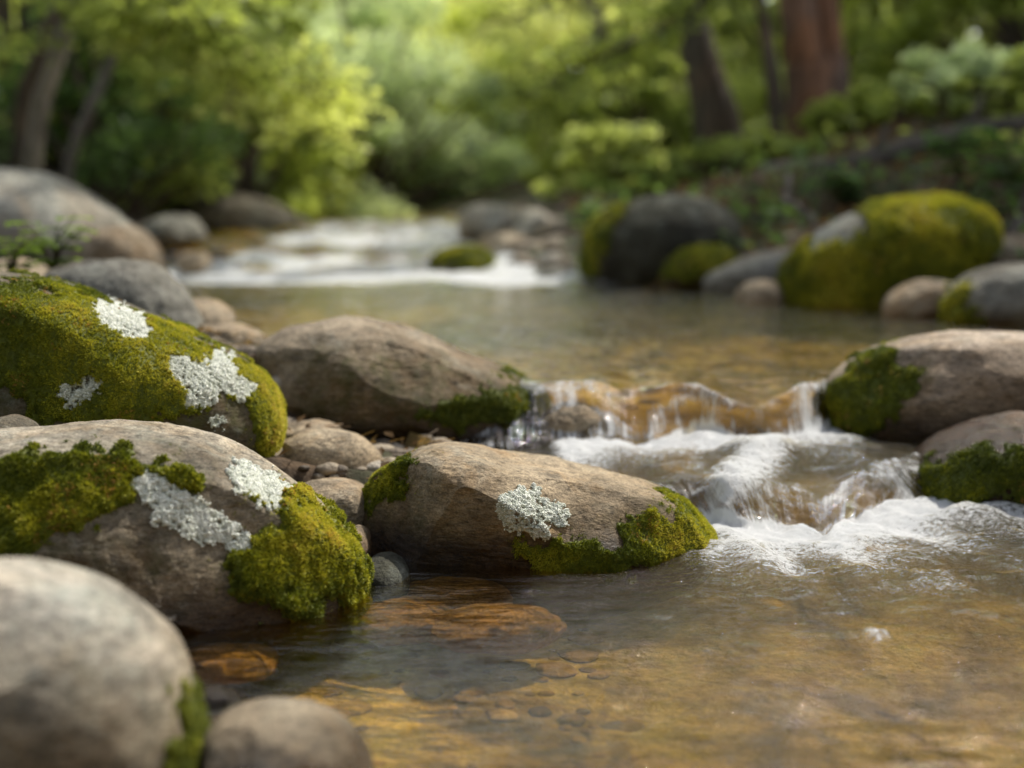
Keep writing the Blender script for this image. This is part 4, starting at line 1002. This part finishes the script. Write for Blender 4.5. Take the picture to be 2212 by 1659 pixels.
# ground cover on the banks
def herbs(name, label, n, xr, yr, cond, size, col, seed):
    r = np.random.default_rng(seed); x = r.uniform(*xr, n * 4); y = r.uniform(*yr, n * 4); h, d = ground(x, y)
    k = cond(x, y, d) & (fbm(v3(x, y), 1.6, 3, seed) + r.normal(0, .15, len(x)) > .0); x, y, h = x[k][:n], y[k][:n], h[k][:n]
    C = np.repeat(np.stack([x, y, h], -1), 6, 0); C += r.normal(0, 1, C.shape) * np.array([.05, .05, 0]) ; C[:, 2] += r.random(len(C)) * .12
    V, Q = leaves_at(C, None, size, r)
    o = mesh_np(name, V, Q, LEAF, False, attrs={'tone': np.repeat(tone_for(C, r, seed, .4, 2), 4)}); o.color = (*col, 1)
    tag(o, label, kind='stuff')
herbs('ground_cover', 'low green herbs covering the upper right bank', 6000, (.3, 9), (4.6, 13), lambda x, y, d: (d > 1.45) & (x > 0), .05, GREEN, 31)
herbs('sparse_ground_cover', 'scattered dark green herbs low on the right bank', 260, (.3, 4), (3.8, 8), lambda x, y, d: (d > .25) & (d < 1.3) & (x > 0), .05, DEEP, 33)
herbs('left_ground_cover', 'low green herbs on the left bank', 6000, (-9, -1), (5, 14), lambda x, y, d: (d > .35) & (x < 0), .055, GREEN, 32)
def litter():
    r = np.random.default_rng(44); n = 16000
    x = r.uniform(.3, 5, n); y = r.uniform(3.2, 8.5, n); h, d = ground(x, y); k = (d > .08) & (x > 0); x, y, h = x[k], y[k], h[k]
    C = np.stack([x, y, h + .008], -1); V, Q = leaves_at(C, None, .045, r, up=2.5)
    o = mesh_np('leaf_litter', V, Q, LEAF, False, attrs={'tone': np.repeat(r.random(len(C)), 4)}); o.color = (.14, .080, .040, 1)
    tag(o, 'brown fallen leaves on the right bank', kind='stuff')
litter()
def gap_debris():
    r = np.random.default_rng(46); n = 2200
    x = r.uniform(-1.3, .05, n); y = r.uniform(1.3, 3.4, n); h, d = ground(x, y); k = d > -.02; x, y, h, d = x[k], y[k], h[k], d[k]
    C = np.stack([x, y, h + .012 + .012 * r.random(len(x))], -1); m = len(C); q = m * 2 // 3
    L1, Q1 = leaves_at(C[:q], None, .020, r, up=2.0)
    D_ = r.normal(size=(m - q, 3)) * [1, 1, .15]; D_ /= np.linalg.norm(D_, axis=1, keepdims=True); c = C[q:]
    L = r.uniform(.012, .04, len(c))[:, None]; sd = np.cross(D_, [0, 0, 1.]); w_ = .0009
    tw = np.stack([c - D_ * L - sd * w_, c + D_ * L - sd * w_ * .5, c + D_ * L + sd * w_ * .5 + [0, 0, .001], c - D_ * L + sd * w_ + [0, 0, .002]], 1).reshape(-1, 3)
    Q2 = np.arange(len(c))[:, None] * 4 + np.array([[0, 1, 2, 3]]) + len(L1)
    V = np.concatenate([L1, tw]); o = mesh_np('leaf_debris', V, np.concatenate([Q1, Q2]), LEAF, False, attrs={'tone': np.repeat(r.random(len(V) // 4), 4)}); o.color = (.15, .085, .035, 1)
    tag(o, 'dead leaves and twigs caught between the left stones', kind='stuff')
gap_debris()

# plants with visible leaves
def plant(label, base, n_st, h, leaf, col, seed, lean=(0, 0)):
    r = np.random.default_rng(seed); base = np.array(base, float); parts, C, D = [], [], []
    root = bpy.data.objects.new('leafy_plant', None); COL.objects.link(root); root.location = Vector(base.tolist()); tag(root, label, 'plant')
    LV, LF, off = [], [], 0
    for s in range(n_st):
        a = r.uniform(0, 6.28); e = np.array([math.cos(a) * h * .5 + lean[0], math.sin(a) * h * .4 + lean[1], h * r.uniform(.6, 1)])
        q = spline(np.array([[0, 0, -.02], e * [.3, .3, .6], e]), 5); parts.append(tube(q, np.linspace(.0035, .0012, len(q)), 5))
        for k in range(3, len(q), 2):
            for sgn in (-1, 1):
                d = np.array([math.cos(a + sgn * 1.3), math.sin(a + sgn * 1.3), .25]); d /= np.linalg.norm(d); sd = np.cross(d, [0, 0, 1]); sd /= np.linalg.norm(sd)
                L = leaf * r.uniform(.7, 1.2); t = np.linspace(0, 1, 6)
                w = np.sin(np.pi * t ** .8) * .28 * L; mid = q[k] + d * (t * L)[:, None] + np.array([0, 0, -.3 * L]) * (t ** 2)[:, None]
                LV.append(np.concatenate([mid - sd * w[:, None] + [0, 0, .0], mid - [0, 0, .04 * L], mid + sd * w[:, None]]))
                i = np.arange(5); LF.append(np.concatenate([np.stack([i, i + 1, i + 7, i + 6], -1), np.stack([i + 6, i + 7, i + 13, i + 12], -1)]) + off); off += 18
    v, f = join(parts); mesh_np('stems', v, f, BARK_D, True, root)
    V = np.concatenate(LV); o = mesh_np('leaves', V, np.concatenate(LF), LEAF, True, root, attrs={'tone': np.repeat(r.random(len(LV)) * .6 + .3, 18)}); o.color = (*col, 1)
plant('small bright leafy plant rising behind the moss-blanketed boulder', P(115, 600, 2.9), 6, .13, .055, (.16, .24, .03), 701)
plant('low sprig with narrow leaves at the left edge behind the boulder', P(20, 590, 2.7), 5, .08, .05, (.14, .21, .03), 702, (.03, 0))
plant('broad-leaved seedling on the shaded bank above the yellow-green boulder', P(2075, 400, 4.9), 5, .20, .11, (.10, .20, .05), 703)
plant('leafy seedling at the right edge of the bank', P(2190, 420, 4.6), 6, .22, .11, (.09, .17, .04), 704)
plant('pale seedling against the dark bank below the thick tree', P(1850, 445, 5.3), 5, .14, .11, (.08, .16, .05), 705)
def stick(label, a, b, Ya, Yb, r0, seed, name='fallen_branch'):
    r = np.random.default_rng(seed); A, B = P(*a, Ya), P(*b, Yb); t = np.linspace(0, 1, 12)[:, None]
    q = A + (B - A) * t + fbm(np.concatenate([t * 3, t * 0, t * 0 + seed], 1), 1, 2, seed)[:, None] * .04
    parts = [tube(q, np.linspace(r0, r0 * .5, 12), 12, .2, 20, seed)]
    for k in (4, 7): parts.append(tube(np.array([q[k], q[k] + [.05, -.02, .08], q[k] + [.08, -.03, .16]]), [r0 * .4, r0 * .3, r0 * .15], 6))
    v, f = join(parts); tag(mesh_np(name, v, f, BARK_G, True, loc=A), label, 'branch')
stick('thin pale branch slanting down the bank left of the yellow-green boulder', (1690, 395), (1775, 475), 4.9, 4.5, .012, 801)
stick('grey fallen branch at the right edge beside the yellow-green boulder', (2100, 545), (2260, 450), 4.0, 4.3, .028, 802)
stick('long dark fallen trunk lying along the upper right bank', (1640, 400), (2330, 250), 6.2, 5.6, .07, 803, 'fallen_log')

# ------------------------------------------------------------------ light, sky, camera
SUN_AZ, SUN_EL = math.radians(42), math.radians(50)      # azimuth measured from +Y towards +X
w = bpy.data.worlds.new('World'); scene.world = w; w.use_nodes = True
nt = w.node_tree; bg = nt.nodes['Background']
sky = nt.nodes.new('ShaderNodeTexSky'); sky.sky_type = 'NISHITA'; sky.sun_disc = False
sky.sun_elevation = SUN_EL; sky.sun_rotation = SUN_AZ; sky.air_density = 1.0; sky.dust_density = 2.5
tcw = nt.nodes.new('ShaderNodeTexCoord'); mpw = nt.nodes.new('ShaderNodeMapping'); mpw.inputs['Scale'].default_value = (1, 1, 2.4)
nt.links.new(tcw.outputs['Generated'], mpw.inputs[0])
cn = nt.nodes.new('ShaderNodeTexNoise'); cn.inputs['Scale'].default_value = 2.6; cn.inputs['Detail'].default_value = 6; cn.inputs['Roughness'].default_value = .6
nt.links.new(mpw.outputs[0], cn.inputs['Vector'])
cm = nt.nodes.new('ShaderNodeMapRange'); cm.interpolation_type = 'SMOOTHSTEP'
for k_, v_ in ((1, .34), (2, .54), (3, 0), (4, 1)): cm.inputs[k_].default_value = v_
nt.links.new(cn.outputs['Fac'], cm.inputs[0])
sepw = nt.nodes.new('ShaderNodeSeparateXYZ'); nt.links.new(tcw.outputs['Generated'], sepw.inputs[0])
el = nt.nodes.new('ShaderNodeMapRange'); nt.links.new(sepw.outputs[2], el.inputs[0])
for k_, v_ in ((1, .75), (2, .35), (3, .15), (4, 1)): el.inputs[k_].default_value = v_
mu = nt.nodes.new('ShaderNodeMath'); mu.operation = 'MULTIPLY'; nt.links.new(cm.outputs[0], mu.inputs[0]); nt.links.new(el.outputs[0], mu.inputs[1])
mx = nt.nodes.new('ShaderNodeMix'); mx.data_type = 'RGBA'; nt.links.new(mu.outputs[0], mx.inputs[0]); nt.links.new(sky.outputs[0], mx.inputs[6]); mx.inputs[7].default_value = (11.5, 11.6, 11.8, 1)
nt.links.new(mx.outputs[2], bg.inputs[0]); bg.inputs[1].default_value = .15
sun = bpy.data.lights.new('sun', 'SUN'); sun.energy = 5.0; sun.angle = math.radians(.55); sun.color = (1, .95, .86)
so = bpy.data.objects.new('sun', sun); COL.objects.link(so)
d = Vector((math.sin(SUN_AZ) * math.cos(SUN_EL), math.cos(SUN_AZ) * math.cos(SUN_EL), math.sin(SUN_EL)))
so.rotation_euler = d.to_track_quat('Z', 'Y').to_euler(); so.location = d * 20
cam = bpy.data.cameras.new('camera'); co = bpy.data.objects.new('camera', cam); COL.objects.link(co)
co.location = (0, 0, CAM_H); co.rotation_euler = (math.radians(90) - PITCH, 0, 0)
cam.sensor_width = 36; cam.lens = 50.0; cam.clip_end = 1000; cam.clip_start = .02
cam.dof.use_dof = True; cam.dof.focus_distance = 1.70; cam.dof.aperture_fstop = 2.2; cam.dof.aperture_blades = 0
scene.camera = co
scene.view_settings.view_transform = 'Standard'; scene.view_settings.look = 'None'; scene.view_settings.exposure = 0
cy = scene.cycles
cy.max_bounces = 9; cy.transparent_max_bounces = 12; cy.diffuse_bounces = 6; cy.glossy_bounces = 3; cy.transmission_bounces = 4
cy.sample_clamp_indirect = 4; cy.use_denoising = True; cy.caustics_reflective = False; cy.caustics_refractive = False
